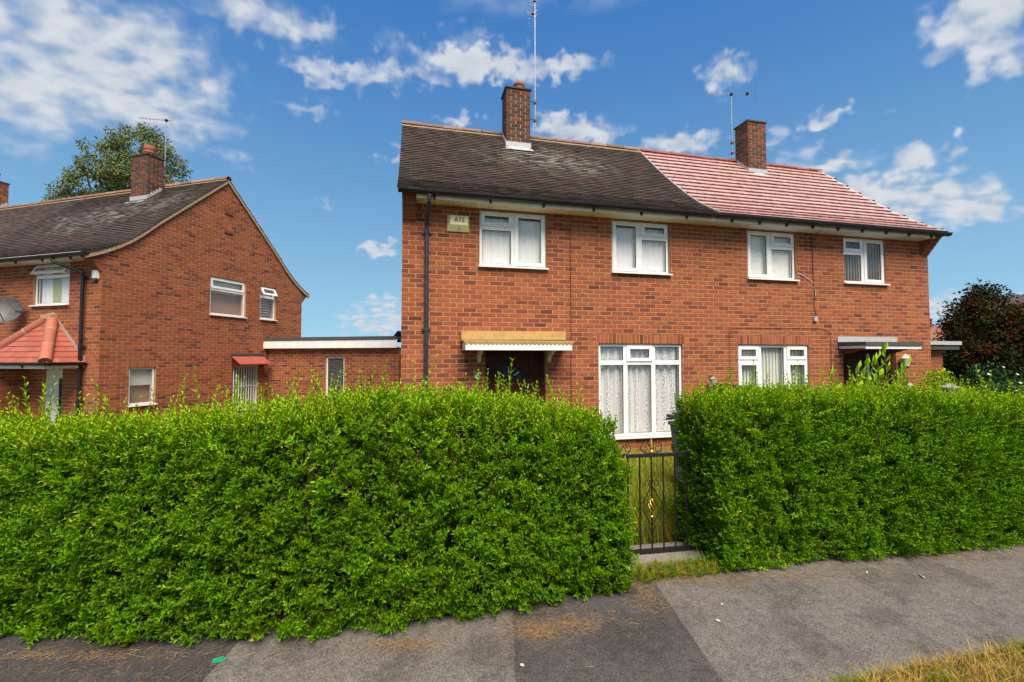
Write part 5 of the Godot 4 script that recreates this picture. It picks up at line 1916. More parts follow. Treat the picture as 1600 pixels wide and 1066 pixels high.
func dividing_fence() -> void:
	var b := Basis(Vector3.UP, MAIN_TURN)
	var at := MAIN_AT + b * Vector3(5.74, 0, 0.12)
	var o := thing("wooden_fence", "dark brown boarded fence between the two front gardens behind the hedge", "fence", at, MAIN_TURN)
	var r := RandomNumberGenerator.new()
	r.seed = 8
	var z := 0.1
	while z < 3.3:
		var m := MB.new()
		m.hexa(Vector3(-0.02, 0.05, z), Vector3(0.018, 0, 0), Vector3(0, 1.20 + r.randf_range(-0.01, 0.01), 0), Vector3(0.008, 0, 0.115))
		put(m, "board", mat.fence, o)
		z += 0.118
	for y in [0.3, 1.0]:
		var m := MB.new()
		m.box(Vector3(0.004, y, 0.05), Vector3(0.04, y + 0.07, 3.3))
		put(m, "rail", mat.fence, o)
	var cap := MB.new()
	cap.box(Vector3(-0.04, 1.265, 0.06), Vector3(0.04, 1.30, 3.32))
	put(cap, "capping", mat.fence, o)
	for q in [[0.02, 1.38, "grey concrete fence post against the brick wall, topping the boards"], [3.38, 1.47, "grey concrete fence post beside the leafy sapling behind the hedge"]]:
		var p := thing("concrete_post", q[2], "post", at + b * Vector3(0, 0, q[0]), MAIN_TURN)
		var m := MB.new()
		m.box(Vector3(-0.05, -0.1, -0.05), Vector3(0.05, q[1], 0.05))
		put(m, "shaft", mat.concrete, p)
		var c := MB.new()
		c.lathe(Vector3(0, q[1], 0), [[0.07, 0.0], [0.0, 0.05]], 4)
		put(c, "cap", mat.concrete, p)
	var p2 := thing("concrete_post", "pale concrete post with pyramid cap near the small outhouse", "post", Vector3(6.07, 0, -6.1), MAIN_TURN)
	var m2 := MB.new()
	m2.box(Vector3(-0.07, -0.1, -0.07), Vector3(0.07, 1.36, 0.07))
	put(m2, "shaft", mat.concrete, p2)
	var c2 := MB.new()
	c2.lathe(Vector3(0, 1.36, 0), [[0.125, 0.0], [0.125, 0.02], [0.0, 0.08]], 4)
	put(c2, "cap", mat.concrete, p2)

func wall_lamp() -> void:
	var b := Basis(Vector3.UP, MAIN_TURN)
	var o := thing("wall_lamp", "cream and black wall lantern beside the recessed porch door", "lamp", MAIN_AT + b * Vector3(10.50, 1.55, 0.004), MAIN_TURN)
	var m := MB.new()
	m.box(Vector3(-0.04, -0.02, 0), Vector3(0.04, 0.12, 0.02))
	m.tube([Vector3(0, 0.0, 0.02), Vector3(0, -0.03, 0.07), Vector3(0, 0.02, 0.11)], 0.012, 0.012, 6)
	m.lathe(Vector3(0, 0.0, 0.11), [[0.03, 0.0], [0.065, 0.03], [0.07, 0.045]], 6)
	put(m, "bracket", mat.black_plastic, o)
	var g := MB.new()
	g.lathe(Vector3(0, 0.045, 0.11), [[0.055, 0.0], [0.085, 0.15], [0.088, 0.17]], 6)
	put(g, "shade", mat.cream, o)
	var t := MB.new()
	t.lathe(Vector3(0, 0.215, 0.11), [[0.095, 0.0], [0.05, 0.06], [0.012, 0.08], [0.0, 0.10]], 6)
	put(t, "cap", mat.cream, o)

func dish_and_sensor() -> void:
	var b := Basis(Vector3.UP, SIDE_TURN)
	var o := thing("satellite_dish", "dark grey satellite dish fixed to the brick wall beside the hipped porch", "satellite dish", SIDE_AT + b * Vector3(-0.06, 2.86, -2.33), SIDE_TURN)
	var m := MB.new()
	m.tube([Vector3(0.05, 0, 0), Vector3(-0.12, 0.0, 0), Vector3(-0.16, 0.05, -0.1)], 0.016, 0.016, 7)
	put(m, "arm", mat.dish, o)
	var d := MB.new()
	var axis := Vector3(-0.72, 0.32, 0.62).normalized()
	var X := axis.cross(Vector3.UP).normalized()
	var Y := X.cross(axis)
	var c := Vector3(-0.20, 0.0, -0.24)
	for i in 5:
		for k in 20:
			var q := []
			for e in [[i, k], [i, k + 1], [i + 1, k + 1], [i + 1, k]]:
				var rr: float = e[0] / 5.0
				var a: float = TAU * e[1] / 20.0
				q.append(c + X * cos(a) * rr * 0.27 + Y * sin(a) * rr * 0.31 + axis * rr * rr * 0.06)
			d.quad(q[0], q[1], q[2], q[3], axis)
			d.quad(q[0] - axis * 0.006, q[1] - axis * 0.006, q[2] - axis * 0.006, q[3] - axis * 0.006, -axis)
	put(d, "reflector", mat.dish, o)
	var l := MB.new()
	l.tube([c - Y * 0.28 + axis * 0.04, c + axis * 0.33 - Y * 0.12], 0.01, 0.01, 6)
	l.tube([c + axis * 0.30 - Y * 0.12, c + axis * 0.40 - Y * 0.08], 0.025, 0.03, 8)
	put(l, "receiver", mat.dish, o)
	var s := thing("alarm_box", "small white alarm box on the brick corner beside the black downpipe", "alarm box", SIDE_AT + b * Vector3(-0.003, 3.50, -0.14), SIDE_TURN - PI / 2)
	var w := MB.new()
	w.hexa(Vector3(-0.075, 0.03, 0), Vector3(0.15, 0, 0), Vector3(0, 0.19, 0), Vector3(0, 0, 0.03))
	w.hexa(Vector3(-0.065, 0.04, 0.03), Vector3(0.13, 0, 0), Vector3(0, 0.17, 0), Vector3(0, 0, 0.03))
	put(w, "cover", mat.upvc, s)
	var e := MB.new()
	e.box(Vector3(-0.07, -0.005, 0.0), Vector3(0.07, 0.029, 0.055))
	put(e, "strobe", mat.bin_lid, s)

func sapling() -> void:
	var o := thing("leafy_sapling", "bright green sapling with long pointed leaves before the recessed porch", "sapling", Vector3(4.12, 0, -4.98))
	var r := RandomNumberGenerator.new()
	r.seed = 12
	var lm := MB.new()
	leaf(lm, Vector3.ZERO, Vector3.UP, Vector3.BACK, 0.128, 0.042, Color(0.9, 1.05, 1))
	var shape := lm.mesh()
	for q in [[-0.30, 1.66], [-0.16, 1.70], [0.0, 1.74], [0.22, 1.88], [0.12, 1.78], [-0.44, 1.58], [0.32, 1.70], [-0.05, 1.60], [0.2, 1.62]]:
		var st := MB.new()
		var top := Vector3(q[0], q[1], r.randf_range(-0.15, 0.15))
		st.tube([Vector3(q[0] * 0.3, 0, 0), Vector3(q[0] * 0.6, q[1] * 0.6, 0), top], 0.008, 0.003, 5)
		put(st, "stem", mat.twig, o)
		for i in 13:
			var t := 1.0 - i * 0.024
			var p := Vector3(q[0] * 0.6, q[1] * 0.6, 0).lerp(top, (t - 0.6) / 0.4)
			var a := i * 2.4 + r.randf_range(-0.3, 0.3)
			var open := 0.35 + 0.06 * i
			var axis := Vector3(cos(a) * sin(open), cos(open), sin(a) * sin(open))
			inst(shape, "leaf", mat.young_leaf, o, turned(axis, a + r.randf_range(-0.6, 0.6), r.randf_range(0.75, 1.2), p))

func far_house(label: String, at: Vector3, turn: float, size: Vector3, pitch: float, roof_col: Color, stack_x: float) -> void:
	var h := thing("brick_house", label, "house", at, turn)
	var w := MB.new()
	w.box(Vector3(-size.x / 2, -0.5, -size.z), Vector3(size.x / 2, size.y, 0), tones[3])
	var ap := Vector3(0, size.y + pitch, -size.z / 2)
	for x in [-size.x / 2, size.x / 2]:
		w.tri(Vector3(x, size.y, 0), Vector3(x, size.y, -size.z), Vector3(x, ap.y - 0.05, ap.z), Vector3(x, 0, 0), tones[3])
	put(w, "wall", mat.brick, h)
	var rf := MB.new()
	var n := 16
	for s in [0, 1]:
		for i in n:
			var e := Vector3(0, size.y - 0.1, 0.3 if s == 0 else -size.z - 0.3)
			var a := e.lerp(ap, float(i) / n)
			var b := e.lerp(ap, float(i + 1) / n + 0.01)
			var up := Vector3.UP * 0.04
			var k := roof_col * (0.9 + 0.2 * fmod(i * 0.37, 1.0))
			rf.quad(a + up - Vector3(size.x / 2 + 0.1, 0, 0), a + up + Vector3(size.x / 2 + 0.1, 0, 0), b + Vector3(size.x / 2 + 0.1, 0, 0), b - Vector3(size.x / 2 + 0.1, 0, 0), Vector3.UP, k)
			rf.quad(a - Vector3(size.x / 2 + 0.1, 0, 0), a + Vector3(size.x / 2 + 0.1, 0, 0), a + up + Vector3(size.x / 2 + 0.1, 0, 0), a + up - Vector3(size.x / 2 + 0.1, 0, 0), e - ap, k)
	put(rf, "roof", mat.tile, h)
	var c := MB.new()
	c.box(Vector3(stack_x - 0.4, size.y + pitch - 0.6, -size.z / 2 - 0.3), Vector3(stack_x + 0.4, size.y + pitch + 1.1, -size.z / 2 + 0.3), tones[18])
	c.box(Vector3(stack_x - 0.45, size.y + pitch + 0.95, -size.z / 2 - 0.35), Vector3(stack_x + 0.45, size.y + pitch + 1.12, -size.z / 2 + 0.35), tones[17])
	put(c, "chimney", mat.brick, h)
	for x in [-size.x * 0.28, size.x * 0.28]:
		for y in [0.9, 3.4]:
			var f := part("window", h)
			var m := MB.new()
			ring(m, x - 0.7, y, x + 0.7, y + 1.15, 0.08, 0.002, 0.04)
			m.box(Vector3(x - 0.03, y + 0.08, 0.002), Vector3(x + 0.03, y + 1.07, 0.038))
			put(m, "frame", mat.upvc, f)
			var g := MB.new()
			g.box(Vector3(x - 0.62, y + 0.08, 0.003), Vector3(x + 0.62, y + 1.07, 0.012))
			put(g, "pane", mat.dark_obscure, f)

# ---------------------------------------------------------------- sky
# clouds in view as [azimuth, elevation, half width, half height, density], degrees; beyond them the same broken cloud goes on
const CLOUDS := [[-47.8,25.1,6.5,3.5,0.85],[-41.7,25.0,6.2,3.1,0.85],[-39.9,28.6,4.8,3.0,0.6],[-48.8,20.7,3.1,2.4,0.55],[-45.5,28.5,7.6,1.8,0.65],[-30.9,34.7,6.4,1.5,0.75],[-27.3,34.2,3.1,1.2,0.4],[-35.1,33.8,3.6,1.0,0.5],[-23.7,31.2,3.3,0.9,0.8],[-18.9,31.9,4.3,0.8,0.75],[-13.4,32.8,4.9,0.8,0.8],[-6.8,34.1,4.7,1.3,0.95],[-0.9,34.2,3.8,1.1,0.8],[5.1,33.8,5.4,0.8,0.8],[-5.5,36.7,3.0,0.8,0.35],[-14.6,34.8,2.4,1.1,0.3],[-25.4,27.4,2.5,0.5,0.35],[26.2,30.6,1.9,1.3,0.75],[5.9,28.1,2.3,0.9,0.8],[8.8,27.1,4.1,1.1,0.8],[-6.8,28.4,2.1,0.6,0.6],[21.0,24.6,3.7,0.9,0.8],[47.5,28.3,2.8,1.6,0.9],[48.6,25.7,1.6,1.8,0.8],[49.5,23.9,1.1,0.9,0.5],[42.9,18.7,1.9,1.1,0.9],[43.4,17.6,1.3,0.8,0.8],[36.6,24.1,1.2,0.6,0.75],[31.6,23.3,1.8,0.7,0.45],[35.9,19.5,2.9,0.9,0.6],[39.0,16.4,2.9,1.1,0.9],[43.3,14.8,3.4,1.3,0.95],[45.9,13.4,2.0,1.1,0.9],[33.0,20.8,2.0,0.9,0.45],[-17.0,4.2,3.5,1.3,0.8],[-15.5,7.0,2.0,0.8,0.6],[-16.7,13.4,1.9,0.7,0.75],[-14.5,24.1,1.2,0.8,0.5],[45.6,4.5,2.4,0.9,0.8],[44.8,3.5,2.4,0.6,0.7],[49.3,12.3,0.9,0.5,0.3],[41.2,23.1,0.7,0.4,0.3],[-32.7,20.9,1.8,0.6,0.3],[-23.1,18.0,1.3,0.4,0.3]]

func sky_image() -> Image:
	var n1 := FastNoiseLite.new()
	n1.seed = 4
	n1.frequency = 1.0
	n1.fractal_octaves = 5
	n1.fractal_gain = 0.46
	var n2 := FastNoiseLite.new()
	n2.seed = 14
	n2.frequency = 1.0
	n2.fractal_octaves = 3
	var W := 3072
	var H := 1536
	var small := paint_sky(n1, n2, 768, 384, 0, 768, 0, 200)
	small.resize(W, H, Image.INTERPOLATE_CUBIC)
	# the part that the clouds above lie in, at full fineness
	var x0 := int(W * (0.5 - 64.0 / 360.0))
	var x1 := int(W * (0.5 + 64.0 / 360.0))
	var y0 := int(H * (0.5 - 46.0 / 180.0))
	var fine := paint_sky(n1, n2, W, H, x0, x1, y0, H / 2 + 4)
	small.blit_rect(fine, Rect2i(0, 0, fine.get_width(), fine.get_height()), Vector2i(x0, y0))
	# a panorama begins at -z: bring the middle of the picture there
	var out := Image.create(W, H, false, Image.FORMAT_RGBF)
	out.blit_rect(small, Rect2i(W / 2, 0, W / 2, H), Vector2i(0, 0))
	out.blit_rect(small, Rect2i(0, 0, W / 2, H), Vector2i(W / 2, 0))
	return out

func paint_sky(n1: FastNoiseLite, n2: FastNoiseLite, W: int, H: int, x0: int, x1: int, y0: int, y1: int) -> Image:
	var whole := x1 - x0 == W
	var rows := H if whole else y1 - y0
	var data := PackedFloat32Array()
	data.resize((x1 - x0) * rows * 3)
	var at := 0
	for y in range(y0, y0 + rows):
		var el := PI * (0.5 - (y + 0.5) / H)
		var eld := rad_to_deg(el)
		var up := clampf(sin(maxf(el, 0.0)), 0, 1)
		var t := pow(1.0 - up, 2.5)
		var air := Vector3(0.018, 0.116, 0.360).lerp(Vector3(0.28, 0.51, 0.63), t)
		if el < 0.0: air = Vector3(0.22, 0.22, 0.20)
		var near := []
		for c in CLOUDS:
			if absf(c[1] - eld) < c[3] * 2.4 + 1.5: near.append(c)
		for x in range(x0, x1):
			var col := air
			if el > -0.02:
				var az := TAU * ((x + 0.5) / W - 0.5)
				var azd := rad_to_deg(az)
				var d := Vector3(sin(az) * cos(el), sin(el), -cos(az) * cos(el))
				# flat layer overhead: noise stretches towards the horizon
				var q: Vector3 = d / (maxf(d.y, 0.0) + 0.22)
				var f := n1.get_noise_3d(q.x * 3.4, q.y * 3.4, q.z * 3.4)
				var g := n1.get_noise_3d(q.x * 9.0 + 30.0, q.y * 9.0, q.z * 14.0)
				var cover := 0.0
				if absf(azd) < 58.0 and eld < 44.0:
					var w := 2.6 * n2.get_noise_2d(azd * 0.35, eld * 0.35 + 40.0)
					var w2 := 1.4 * n2.get_noise_2d(azd * 0.35 + 90.0, eld * 0.5)
					for c in near:
						var u := Vector2((azd + w - c[0]) / (c[2] * 1.25), (eld + w2 - c[1]) / (c[3] * 1.3))
						var l := u.length()
						if l < 1.9: cover = maxf(cover, c[4] * clampf(1.45 - l, 0, 1) * 1.25)
					cover = clampf(cover * (0.84 + 0.60 * g + 0.5 * f) - 0.06, 0, 1)
					cover = cover * cover * (3.0 - 2.0 * cover)
				if absf(azd) > 50.0 or eld > 38.0:
					var away := clampf(maxf((absf(azd) - 50.0) / 8.0, (eld - 38.0) / 6.0), 0, 1)
					cover = maxf(cover, away * clampf((f + 0.35 * g + 0.02) * 2.2, 0, 0.9))
				cover = minf(cover, 0.93)
				var white := Vector3(0.45, 0.48, 0.52) + Vector3(0.11, 0.10, 0.08) * g
				col = air.lerp(white, cover)
			data[at] = col.x; data[at + 1] = col.y; data[at + 2] = col.z
			at += 3
	return Image.create_from_data(x1 - x0, rows, false, Image.FORMAT_RGBF, data.to_byte_array())

# ---------------------------------------------------------------- ground
func strip(pts: Array, y: float) -> MB:   # a flat polygon fan
	var b := MB.new()
	var poly := PackedVector2Array(pts)
	var ids := Geometry2D.triangulate_polygon(poly)
	for i in range(0, ids.size(), 3):
		var q := [poly[ids[i]], poly[ids[i + 1]], poly[ids[i + 2]]]
		b.tri(Vector3(q[0].x, y, q[0].y), Vector3(q[1].x, y, q[1].y), Vector3(q[2].x, y, q[2].y), Vector3.UP)
	return b

func wobbly(a: Vector2, b: Vector2, n: int, amp: float, r: RandomNumberGenerator) -> Array:
	var out := []
	for i in n:
		var t := float(i) / n
		out.append(a.lerp(b, t) + Vector2(r.randf_range(-amp, amp), r.randf_range(-amp, amp)) * (1.0 if i > 0 else 0.0))
	return out

func lay_ground() -> void:
	var r := RandomNumberGenerator.new()
	r.seed = 17
	var g := MB.new()
	g.quad(Vector3(-400, -0.06, 200), Vector3(400, -0.06, 200), Vector3(400, -0.06, -600), Vector3(-400, -0.06, -600), Vector3.UP)
	structure(g, "ground", mat.turf, "rough grassy ground around the houses and gardens", "ground")
	var k := -0.23
	var back := func(x: float) -> Vector2: return Vector2(x, -3.62 + k * x)
	var front := func(x: float) -> Vector2: return Vector2(x, -2.42 + k * (x - 1.89))
	structure(strip([back.call(-14.0) + Vector2(0, 0.0), back.call(0.6), Vector2(0.72, -4.12), Vector2(1.9, -4.3), back.call(2.2), back.call(14.0), front.call(14.0), front.call(-14.0)], 0.0), "pavement", mat.asphalt, "pale grey worn asphalt footpath along the hedges", "pavement")
	structure(strip(wobbly(Vector2(0.0, -3.75), Vector2(0.03, -1.9), 14, 0.006, r) + wobbly(Vector2(0.03, -1.9), Vector2(1.16, -2.2), 3, 0.0, r) + wobbly(Vector2(1.18, -2.2), Vector2(1.13, -3.72), 14, 0.006, r), 0.004), "pavement_patch", mat.asphalt_dark, "darker trench repair strip across the asphalt footpath", "pavement")
	structure(strip(wobbly(Vector2(-1.76, -3.4), Vector2(-1.66, -1.4), 14, 0.008, r) + [Vector2(-1.7, -1.3), Vector2(-13.0, 1.0), Vector2(-13.0, -1.0)], 0.004), "pavement_patch", mat.asphalt_old, "dark damp old asphalt at one end of the footpath", "pavement")
	var soil := MB.new()
	for q in [[Vector2(-12, -3.6), Vector2(0.95, -3.30)], [Vector2(1.75, -3.62), Vector2(12, -5.9)]]:
		var a: Vector2 = q[0]
		var b: Vector2 = q[1]
		soil.quad(Vector3(a.x, 0.009, a.y - 0.10), Vector3(b.x, 0.009, b.y - 0.10), Vector3(b.x, 0.009, b.y - 0.9), Vector3(a.x, 0.009, a.y - 0.9), Vector3.UP)
	structure(soil, "soil", mat.soil, "bare earth strip under the privet hedges", "soil")
	var slab := MB.new()
	slab.hexa(Vector3(0.72, -0.03, -3.80), Vector3(1.02, 0, -0.18), Vector3(0, 0.045, 0), Vector3(0.03, 0, -0.36))
	structure(slab, "path", mat.threshold, "grey concrete threshold slab under the iron gate", "path")
	var verge := strip([front.call(1.2) + Vector2(0, 0.03), front.call(14.0) + Vector2(0, 0.03), Vector2(14, -3.0), Vector2(10, 1.0), Vector2(1.0, 0.5)], 0.012)
	structure(verge, "verge", mat.turf, "dry grass verge between footpath and road", "verge")
	# dry grass on the verge
	var ts := []
	var cs := []
	for i in 17000:
		var x := r.randf_range(1.6, 7.5)
		var f: Vector2 = front.call(x)
		var z := f.y + 0.03 + pow(r.randf(), 1.3) * 1.4
		if r.randf() < 0.1: z = f.y - r.randf() * 0.06
		ts.append(turned(Vector3(r.randf_range(-0.4, 0.4), 1, r.randf_range(-0.4, 0.4)), r.randf() * TAU, r.randf_range(0.6, 1.3), Vector3(x, 0.008, z)))
		var green := lump.get_noise_2d(x * 160.0, z * 160.0) > 0.18
		cs.append(Color(0.42, 0.72, 0.30) * r.randf_range(0.6, 1.1) if (green and r.randf() < 0.7) or r.randf() < 0.22 else Color(1.0, 0.95, 0.9) * r.randf_range(0.65, 1.15))
	var vg := scatter(grass_tuft(81, 9, 0.062, 0.0014, 1.3), ts, cs, "verge_grass", mat.dry_grass, self)
	tag(vg, "dry yellow grass of the verge beside the footpath", "grass", "", "stuff")
	# long grass in the front garden, seen through the gate
	ts = []; cs = []
	for i in 5200:
		var x := r.randf_range(-1.0, 4.6)
		var z := r.randf_range(-7.6, -4.35)
		if z > -4.45 - 0.2 * x + 0.35: continue
		ts.append(turned(Vector3(r.randf_range(-0.2, 0.2), 1, r.randf_range(-0.2, 0.2)), r.randf() * TAU, r.randf_range(0.6, 1.3), Vector3(x, -0.06, z)))
		cs.append(Color(0.9, 1.0, 0.8) * r.randf_range(0.7, 1.15) if r.randf() < 0.75 else Color(1.6, 1.1, 0.9) * r.randf_range(0.7, 1.0))
	var gg := scatter(grass_tuft(83, 14, 0.36, 0.0028, 0.55), ts, cs, "garden_grass", mat.grass, self)
	tag(gg, "long uncut yellowish grass in the front garden behind the gate", "grass", "", "stuff")
	# weeds and dead clippings along the foot of the hedges
	ts = []; cs = []
	for i in 460:
		var x := r.randf_range(0.95, 2.3)
		var z := -3.60 - 0.21 * (x - 1.0) + r.randf_range(-0.16, 0.05)
		if x > 1.75 and r.randf() < 0.5: continue
		ts.append(turned(Vector3(r.randf_range(-0.5, 0.5), 1, r.randf_range(-0.2, 0.6)), r.randf() * TAU, r.randf_range(0.5, 1.2), Vector3(x, 0.004, z)))
		cs.append(Color(0.5, 0.8, 0.4) * r.randf_range(0.5, 1.0) if r.randf() < 0.6 else Color(1.15, 0.85, 0.8) * r.randf_range(0.6, 1.0))
	var wd := scatter(grass_tuft(85, 10, 0.10, 0.0022, 0.9), ts, cs, "weeds", mat.grass, self)
	tag(wd, "weeds and yellowed grass tufts before the gate and hedge foot", "weeds", "", "stuff")
	var straw := MB.new()
	straw.hexa(Vector3(-0.03, 0, -0.0004), Vector3(0.03, 0.003, 0.002), Vector3(0, 0.0010, 0), Vector3(0, 0, 0.0010))
	straw.hexa(Vector3(0.0, 0.003, 0.0016), Vector3(0.028, -0.002, 0.006), Vector3(0, 0.0010, 0), Vector3(0, 0, 0.0010))
	ts = []; cs = []
	var spots := []
	for i in 2600:   # thin scatter along both hedges
		var x := r.randf_range(-4.0, 5.5)
		var z := -2.98 + k * (x - 0.3) if x < 1.0 else -3.50 - 0.165 * (x - 1.2)
		if x < -1.5: z = -2.62
		spots.append(Vector2(x, z + 0.16 * r.randfn()))
	for i in 4200:  # swept heaps
		var c: Array = [[0.14, -2.97, 0.15, 0.07], [0.20, -2.93, 0.07, 0.05], [0.42, -3.02, 0.12, 0.05], [-0.70, -2.80, 0.14, 0.03], [1.02, -3.36, 0.06, 0.12], [2.1, -3.64, 0.3, 0.035], [4.2, -4.0, 0.5, 0.04], [-2.6, -2.70, 0.4, 0.03], [1.45, -3.60, 0.25, 0.05]][r.randi() % 9]
		spots.append(Vector2(c[0] + c[2] * r.randfn(), c[1] + c[3] * r.randfn()))
	for i in 260:
		spots.append(Vector2(r.randf_range(-2.5, 5.5), r.randf_range(-3.9, -2.5)))
	for p in spots:
		ts.append(Transform3D(Basis(Vector3.UP, r.randf() * TAU).rotated(Vector3.RIGHT, r.randf_range(-0.08, 0.12)).scaled(Vector3.ONE * r.randf_range(0.25, 1.0)), Vector3(p.x, 0.0055 + r.randf() * 0.010, p.y)))
		cs.append(Color(1.1, 1.0, 0.95) * r.randf_range(0.3, 1.25))
	var st := scatter(straw.mesh(), ts, cs, "clippings", mat.straw, self)
	tag(st, "dead straw and hedge clippings littering the footpath edge", "litter", "", "stuff")

func litter() -> void:
	var o := thing("plastic_fragment", "small bright green plastic strip lying on the footpath", "litter", Vector3(-1.73, 0.004, -2.66), 0.25)
	var b := MB.new()
	b.hexa(Vector3(-0.035, 0.0, -0.008), Vector3(0.07, 0, 0), Vector3(0.004, 0.012, 0), Vector3(0, 0, 0.018))
	b.hexa(Vector3(-0.03, 0.012, -0.006), Vector3(0.055, 0.004, 0), Vector3(0, 0.004, 0), Vector3(0, 0, 0.012))
	put(b, "strip", mat.green_plastic, o)
	var r := RandomNumberGenerator.new()
	r.seed = 91
	for i in 5:
		var q: Array = [[0.06, -2.62], [1.52, -3.25], [1.40, -3.05], [3.35, -3.66], [2.95, -3.72], [0.75, -2.62], [2.35, -3.2], [-0.55, -2.72], [1.9, -2.95]][i]
		var s := thing("paper_scrap", "tiny pale scrap of paper lying on the asphalt footpath", "litter", Vector3(q[0], 0.005, q[1]), r.randf() * TAU, "paper scraps on the footpath")
		var m := MB.new()
		var w := 0.022 if i != 3 else 0.07
		m.hexa(Vector3(-w / 2, 0, -0.006), Vector3(w, 0.004, 0), Vector3(0, 0.002, 0), Vector3(0.002, 0.003, 0.013))
		m.hexa(Vector3(-w / 3, 0.003, -0.002), Vector3(w * 0.5, 0.004, 0.002), Vector3(0, 0.002, 0), Vector3(0, 0.002, 0.008))
		put(m, "scrap", mat.paper, s)

# ---------------------------------------------------------------- scene
func _ready() -> void:
	var cam := Camera3D.new()
	cam.name = "camera"
	add_child(cam)
	cam.position = EYE
	cam.rotation.x = atan(24.4 / 687.2)
	cam.fov = rad_to_deg(2.0 * atan(533.0 / 687.2))
	cam.near = 0.05
	cam.far = 2000.0
	cam.current = true
	var env := Environment.new()
	env.background_mode = Environment.BG_SKY
	var pano := PanoramaSkyMaterial.new()
	pano.panorama = ImageTexture.create_from_image(sky_image())
	var sky := Sky.new()
	sky.sky_material = pano
	env.sky = sky
	env.tonemap_mode = Environment.TONE_MAPPER_LINEAR
	env.tonemap_exposure = 1.42
	env.sdfgi_enabled = true
	env.ssao_enabled = true
	env.ssil_enabled = true
	var we := WorldEnvironment.new()
	we.name = "environment"
	we.environment = env
	add_child(we)
	var sun := DirectionalLight3D.new()
	sun.name = "sun"
	sun.light_energy = 1.6
	sun.light_angular_distance = 40.0
	sun.light_color = Color(1.0, 0.95, 0.87)
	sun.shadow_enabled = true
	add_child(sun)
	sun.look_at_from_position(Vector3(0.17, 0.84, 0.52) * 50.0, Vector3.ZERO)

	lump.seed = 2
	lump.frequency = 0.01
	make_materials()
	make_tones()
	make_sprigs()
	lay_ground()
	build_number_four()
	build_attached()
	build_neighbour()
	build_far_half()
	build_outhouses()
	hedge("tall privet hedge beside the footpath, in front of the brown door", [Vector2(0.90, -3.38), Vector2(0.0, -3.10), Vector2(-0.8, -2.89), Vector2(-1.56, -2.78), Vector2(-2.34, -2.78), Vector2(-3.2, -2.84), Vector2(-4.5, -3.0), Vector2(-6.2, -3.3)], 0.80, func(x): return tall_first(x), 900)
	hedge("tall privet hedge beside the footpath, in front of the fenced garden with sapling", [Vector2(1.76, -3.69), Vector2(2.72, -3.86), Vector2(3.65, -3.98), Vector2(4.73, -4.18), Vector2(6.4, -4.55), Vector2(7.8, -4.85)], 0.80, func(x): return tall_second(x), 950)
	garden_gate()
	wheelie_bin()
	dividing_fence()
	sapling()
	trees()
	alarm_box()
	wall_lamp()
	dish_and_sensor()
	aerials()
	house_across_the_road()
	litter()

func tall_first(x: float) -> float:
	var pts := [[-6.2, 1.30], [-3.4, 1.30], [-2.4, 1.38], [-1.5, 1.47], [-0.8, 1.55], [-0.3, 1.53], [0.3, 1.43], [0.9, 1.30]]
	for i in pts.size() - 1:
		if x <= pts[i + 1][0]: return lerpf(pts[i][1], pts[i + 1][1], clampf((x - pts[i][0]) / (pts[i + 1][0] - pts[i][0]), 0, 1)) - 0.05
	return 1.25

func tall_second(x: float) -> float:
	var pts := [[1.7, 1.42], [2.1, 1.50], [3.0, 1.48], [4.0, 1.46], [4.8, 1.38], [6.0, 1.34], [8.0, 1.34]]
	for i in pts.size() - 1:
		if x <= pts[i + 1][0]: return lerpf(pts[i][1], pts[i + 1][1], clampf((x - pts[i][0]) / (pts[i + 1][0] - pts[i][0]), 0, 1)) - 0.05
	return 1.3

